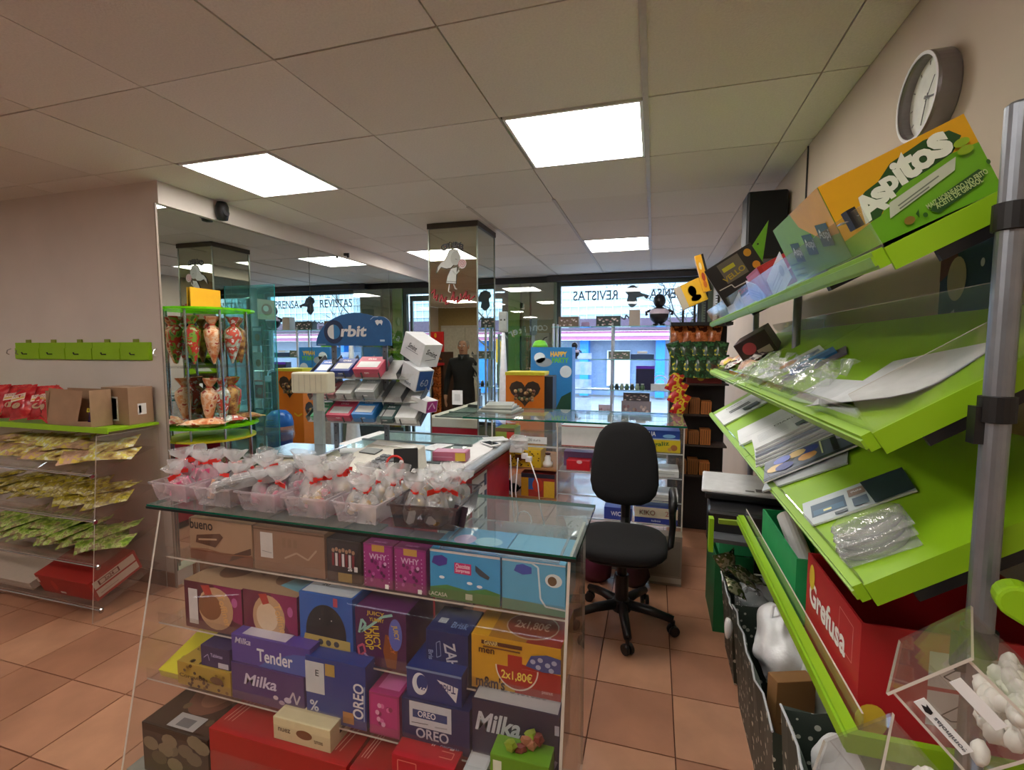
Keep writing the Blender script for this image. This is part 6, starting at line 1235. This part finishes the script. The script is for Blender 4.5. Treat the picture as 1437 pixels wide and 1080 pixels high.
for i in range(7):
    b_ = MB(); b_.lathe([(.0, 0), (.026, .002), (.028, .045), (.018, .058), (.020, .070), (0, .072)], mat(['4a6a4c', '2c3c34', '8aa08a'][i % 3], .3), 12, cap=False); o = b_.build('display_jar', smooth=True); o.location = (-.50+.062*i, 6.12, .971); tag(o, '%s jar in the row on the third window shelf, %s from the left' % (['mid green', 'very dark green', 'pale green'][i % 3], ORD[i]), 'jar', 'jars on the third window shelf')
    MB().lathe([(0, .072), (.02, .072), (.02, .080), (0, .080)], mat('c0c4c0', .4), 12).build('lid', o)
hb = MB(); hb.tube([(.10*math.cos(R(a)), 0, .10*math.sin(R(a))) for a in range(0, 181, 15)], .007, WHITE, 6, T=T_((.0, 0, .08))); hb.box(-.11, .11, -.05, .05, 0, .08, mat('c8d0d8', .4)); o = hb.build('wire_basket'); o.location = (.08, 6.2, .971); tag(o, 'white basket with a tall hoop handle on the third window shelf', 'basket')
MB().tube([(.06*math.cos(R(a)), 0, .06*math.sin(R(a))) for a in range(0, 181, 15)], .005, WHITE, 6, T=T_((0, -.03, .08))).build('inner_hoop', o)
wc('flower_box', 'small white box with red flower print on the fourth window shelf', 'box', -.58, .55, .17, .22, 'c8b8c0', FLO)
wc('suitcase_box', 'large grey floral case on the fourth window shelf', 'box', -.20, .55, .36, .28, '8c8890', FLO)
wc('floral_case', 'dark floral case on top of the grey floral case in the window', 'box', -.20, .831, .32, .10, '4c4a50', FLO)
for i in range(5): wc('gift_bottle', 'small violet gift bottle at the bottom left of the window, %s from left' % ORD[i], 'bottle', -1.16+.09*i, .55, .045, .13, ['6a4a78', '8a5a88', '4a3a60', 'b09ab8', '5a4468'][i], lambda f: f('F').rect(.2, .3, .8, .6, 'd0c8d8'), y=6.2, dp=.045)

# chocolate dispenser, toy box, bin, magazine rack, white stand
DSP = mat('e07c14', .45, 0, .04, 5, key='dispenser_orange')
ds = empty('chocolate_dispenser', (-1.33, 5.12, 0), 'tall orange display stand with a yellow top and heart shaped window', 'display stand', rz=R(4))
MB().box(-.21, .21, -.16, .16, 0, 1.20, DSP).build('body', ds)
MB().box(-.215, .215, -.165, .165, 1.201, 1.235, mat('d8d030', .45)).build('yellow_top', ds)
MB().box(.211, .30, -.15, .15, .0, 1.19, mat('23262a', .4)).build('dark_side_panel', ds)
def heart(k=1): 
    return [(.5+.5*k*(math.sin(R(a))**3), .5+.4*k*(13*math.cos(R(a))-5*math.cos(R(2*a))-2*math.cos(R(3*a))-math.cos(R(4*a)))/14) for a in range(0, 360, 18)]
for Mx, nm in ((Matrix.Identity(4), 0), (RZ(-90), 1)):
    b_ = MB(); b_.T = Mx; off = -.1605 if nm == 0 else -.2105; w0 = .34 if nm == 0 else .27
    p = Pr(b_, (-w0/2, off, .84 if nm == 0 else .52), (w0, 0, 0), (0, 0, .34)); p.poly([(a_, b2_+.04) for a_, b2_ in heart(1)], '3a2c20')
    rr = random.Random(5)
    for i in range(22):
        a, b2 = rr.uniform(.2, .8), rr.uniform(.25, .6); b_.ball(tuple(p.pt(a, b2, -.004)), .022, mat(['8a6a40', 'b09060', '4a5a38', '6a4030'][i % 4], .4), 7)
    b_.build('heart_window', ds)
b_ = MB(); p = Pr(b_, (-.21, -.1602, 0), (.42, 0, 0), (0, 0, 1.13)); p.line([(.05, .60), (.2, .57), (.35, .60)], .02, 'e8c020'); b_.build('printed_design', ds)
tb_ = carton('toy_box', 'large blue toy box lettered HAPPY PARTY with clouds behind the orange stand', 'box', (-1.42, -.92, 5.62, 5.86, .60, 1.50), '2a7cc0', lambda f: (f('F').ell(.22, .86, .14, .07, 'cfe0ec'), f('F').ell(.32, .80, .2, .06, '8a98a4'), f('F').ell(.85, .68, .14, .08, 'c8d8e4'), f('F').poly([(.55,.1),(.98,.05),(.98,.42),(.75,.35)], '1f4a3a'), f('F').text('HAPPY', .68, .91, .06, 'd8b040', w=.20, bold=.05), f('F').text('PARTY', .72, .83, .06, '5ab040', w=.20, bold=.05), f('R').rect(.1, .1, .9, .9, '5a8ac8')))
tbs = MB().box(-1.40, -.94, 5.63, 5.85, 0, .55, mat('b8c0c4', .5)).box(-1.42, -.92, 5.62, 5.86, .55, .598, WHITE).build('toy_plinth'); tag(tbs, 'pale plinth on the floor beneath the blue toy box', 'plinth')
o = MB().lathe([(.10, 0), (.085, .04), (.06, .075), (.01, .085)], mat('7ad23c', .4), 18).build('lime_dome', smooth=True); o.location = (-1.33, 5.72, 1.502); tag(o, 'lime green dome lamp shade standing on the blue toy box', 'dome'); MB().tube([(.03, 0, .08), (.06, -.01, .11), (.09, 0, .12)], .006, BLACK, 6).build('black_strap', o)
bn = empty('waste_bin', (-1.55, 4.52, 0), 'blue waste bin with a clear liner behind the mirrored column', 'bin')
BL = mat('1c4aa0', .35, key='bin_blue'); MB().lathe([(.11, 0), (.14, .50), (.145, .52)], BL, 20).build('body', bn, smooth=True); MB().lathe([(.15, .60), (.15, .64), (.13, .72), (.08, .77), (0, .785)], mat('1d6ac8', .3, key='bin_lid_blue'), 20, cap=False).build('dome_lid', bn, smooth=True)
b_ = MB(); random.seed(9); b_.lathe([(.150, .44), (.165, .50), (.155, .56), (.149, .60)], FILM, 20, noise=.06, cap=False); b_.build('clear_liner', bn)
gr = empty('magazine_stand', (-1.57, 4.16, 0), 'grey wire magazine stand behind the mirrored column', 'magazine stand')
for x in (-.15, .15): MB().tube([(x, -.05, 0), (x, -.02, 1.75)], .008, CHROME, 8).build('upright', gr)
for i, z in enumerate((.35, .65, .95, 1.25, 1.52)):
    b_ = MB(); b_.tube([(-.17, -.04, z), (.17, -.04, z)], .005, CHROME, 6); b_.tube([(-.17, .06, z), (.17, .06, z)], .005, CHROME, 6); b_.tube([(-.17, .06, z+.06), (.17, .06, z+.06)], .005, CHROME, 6); b_.build('wire_shelf', gr)
    for j in range(2):
        carton('rack_magazine', 'glossy magazine on the wire stand, %s tier from the floor, %s' % (ORD[i], ('left', 'right')[j]), 'magazine', (-1.72+.15*j, -1.585+.15*j, 4.14, 4.15, z+.006, z+.20), [['c8ccd4', '9a4a50'], ['5a6a8a', 'd0c8b8'], ['c04a3a', 'a8b8c8'], ['e0e0e4', '3a4a6a'], ['8a9aa8', 'c89a5a']][i][j], lambda f: (f('F').rect(.1, .75, .9, .92, 'e8e8ec'), f('F').ell(.5, .4, .25, .2, 'b08a70')), group='magazines on the wire stand')
wt = empty('white_column_stand', (-1.765, 5.62, 0), 'slim white tapering stand with a grey head near the doorway', 'stand')
MB().lathe([(.14, 0), (.12, .05), (.06, .7), (.045, 1.2), (.02, 1.68)], mat('dadfe6', .4), 16).build('tapered_post', wt, smooth=True); MB().box(-.055, .055, -.03, .03, 1.68, 1.93, mat('8f9694', .5)).build('head', wt, bevel=.015)
for x in (-.02, .025): MB().box(x-.008, x+.008, -.034, -.03, 1.82, 1.84, BLACK).build('sensor', wt)

# ================================================================ BEHIND THE PHOTOGRAPHER (seen in the column mirror)
sd = empty('snack_stand', (-3.72, -.35, 0), 'red snack stand with a lettered header seen reflected in the column', 'display stand', rz=math.pi)
MB().box(-.32, .32, -.02, .02, 1.42, 1.76, mat('c01c20', .4, key='header_red')).build('header', sd)
b_ = MB(); p = Pr(b_, (-.32, -.0202, 1.42), (.64, 0, 0), (0, 0, .34)); p.text('Grefusa', .5, .40, .13, 'e8e4dc', w=.46, bold=.03); p.ell(.22, .82, .035, .12, 'd8a020'); b_.build('header_lettering', sd)
MB().box(-.32, .32, -.02, .40, 0, 1.42, mat('3a2418', .7)).build('cabinet', sd)
MB().box(-.34, .34, -.36, -.02, 1.20, 1.24, REDB).build('front_tray', sd)
for i in range(6):
    o = pouch('snack_bag', .11, .16, .05, P_RY, 500+i); o.matrix_world = T_((-3.44-.11*i, -.15, 1.31)) @ RX(25); tag(o, 'red snack bag on the stand in the reflection, %s from the aisle' % ORD[i], 'snack bag', 'red bags on the reflected stand')
for i in range(5):
    for j in range(2):
        o = pouch('snack_bag', .15, .17, .05, [P_OR, P_DG][j], 520+i*2+j); o.matrix_world = T_((-3.46-.20*j, -.18, 1.08-.17*i)) @ RX(80); tag(o, '%s bag hanging below the reflected red tray, %s from the top' % (('orange', 'green yellow')[j], ORD[i]), 'snack bag', 'hanging bags on the reflected stand')
cb = empty('tall_cabinet', (-3.75, -2.4, 0), 'tall pale cabinet at the rear seen reflected in the column', 'cabinet')
MB().box(-.55, .55, -.2, .2, 0, 1.95, mat('bdbcb0', .5)).build('body', cb); MB().box(-.53, -.01, .2, .215, .05, 1.9, mat('c4c3b8', .5)).build('door', cb); MB().box(.01, .53, .2, .215, .05, 1.9, mat('c4c3b8', .5)).build('door', cb)
dk = MB().box(-3.05, -2.2, YN+.005, YN+.04, 0, 2.05, mat('1c1a1a', .6)).build('door_2'); dk['kind'] = 'structure'; MB().box(-2.32, -2.28, YN+.04, YN+.07, 1.0, 1.12, CHROME).build('door_handle', dk)

# ---- the man in the dark jacket
SK = mat('b98a72', .55, 0, .05, 8, key='skin'); JK = mat('15161a', .85, 0, .15, 60, .1, key='dark_jacket'); TR_ = mat('1d1c1e', .85, 0, .1, 50, key='dark_trousers'); SH = mat('18120e', .5, key='shoe_leather')
def skin_body():
    V = []; E = []; Rr = []
    def a(p, r, par=None):
        V.append(p); Rr.append(r if isinstance(r, tuple) else (r, r)); i = len(V)-1
        if par is not None: E.append((par, i))
        return i
    pel = a((0, 0, .86), (.155, .115)); b1 = a((0, .0, .98), (.15, .115), pel); b2 = a((0, .01, 1.12), (.165, .12), b1); b3 = a((0, .01, 1.24), (.165, .115), b2); nk = a((0, .0, 1.36), (.062, .062), b3); n2 = a((0, .008, 1.41), (.055, .058), nk); hd1 = a((0, .02, 1.47), (.068, .082), n2); hd2 = a((0, .015, 1.54), (.072, .088), hd1); a((0, .0, 1.585), (.05, .06), hd2)
    for s_ in (-1, 1):
        sh_ = a((.165*s_, .0, 1.30), .062, b3); el = a((.235*s_, -.02, 1.06), .048, sh_); fo = a((.245*s_, .03, .92), .040, el); wr_ = a((.245*s_, .06, .83), .028, fo); pm_ = a((.243*s_, .07, .78), (.018, .034), wr_)
        for k in range(4):
            yy = .045+.018*k; l = (.062, .072, .068, .052)[3-k]; f1 = a((.243*s_, yy, .745), .0095, pm_); f2 = a((.236*s_, yy+.004, .745-l*.55), .0085, f1); a((.226*s_, yy+.004, .745-l), .0075, f2)
        t1 = a((.235*s_, .105, .775), .010, pm_); a((.228*s_, .115, .745), .0085, t1)
        hp = a((.085*s_, 0, .78), .088, pel); kn = a((.10*s_, .02, .44), .062, hp); an = a((.105*s_, -.01, .09), .045, kn); a((.11*s_, .06, .045), (.045, .035), an); 
        V.append((.115*s_, .15, .035)); Rr.append((.042, .028)); E.append((len(V)-2, len(V)-1))
    me = bpy.data.meshes.new('person'); me.from_pydata(V, E, []); o = bpy.data.objects.new('body_tmp', me); COL.objects.link(o)
    m = o.modifiers.new('skin', 'SKIN')
    lay = me.skin_vertices[0].data if me.skin_vertices else None
    for i, r in enumerate(Rr): lay[i].radius = r; lay[i].use_root = (i == 0)
    s2 = o.modifiers.new('sub', 'SUBSURF'); s2.levels = 2; s2.render_levels = 2
    bpy.context.view_layer.update()
    dg = bpy.context.evaluated_depsgraph_get(); ev = o.evaluated_get(dg); nm = bpy.data.meshes.new_from_object(ev); bpy.data.objects.remove(o)
    return nm
try:
    nm = skin_body()
    for m in (SK, JK, TR_, SH): nm.materials.append(m)
    for p in nm.polygons:
        c_ = p.center; p.use_smooth = True
        p.material_index = 3 if c_.z < .10 else (0 if (c_.z > 1.375 or (abs(c_.x) > .18 and c_.z < .84)) else (1 if c_.z > .80 or abs(c_.x) > .2 else 2))
    body = bpy.data.objects.new('person', nm); COL.objects.link(body)
except Exception as ex:
    print('BODY', ex); body = MB().ball((0, 0, 1), .2, JK).build('person')
body.location = (-2.52, .93, 0.003); body.rotation_euler = (0, 0, R(-8)); tag(body, 'older bald man in a dark jacket standing, seen reflected in the column', 'person')
fc_ = MB(); fc_.ball((0, .112, 1.495), (.011, .016, .020), SK, 8); fc_.build('nose', body, smooth=True)
for s_ in (-1, 1):
    MB().ball((.028*s_, .094, 1.515), (.013, .008, .008), WHITE, 8).ball((.028*s_, .101, 1.515), (.005, .004, .005), BLACK, 6).build('eye', body, smooth=True)
    MB().ball((.074*s_, .01, 1.50), (.010, .018, .030), SK, 8).build('ear', body, smooth=True)
    MB().box(.016*s_ if s_ > 0 else -.042, .042 if s_ > 0 else -.016, .094, .102, 1.534, 1.540, mat('5a5450', .8)).build('eyebrow', body)
MB().box(-.024, .024, .088, .101, 1.448, 1.456, mat('8a4c44', .6)).build('mouth', body)
hr = MB(); hr.lathe([(.079, 1.50), (.081, 1.53), (.075, 1.56), (.06, 1.585)], mat('8f8b86', .9, 0, .2, 80), 20, squash=1.12, T=T_((0, -.012, 0)), cap=False); hr.build('short_grey_hair', body, smooth=True)
cl = MB(); cl.lathe([(.085, 1.33), (.078, 1.40), (.072, 1.40), (.078, 1.335)], JK, 18, cap=False); cl.build('jacket_collar', body, smooth=True)
# shirt glimpse
cv = MB(); cv.add([(-.028, .072, 1.395), (.028, .072, 1.395), (0, .105, 1.33)], [[0, 1, 2]], mat('54565c', .8)); cv.build('shirt_collar', body)
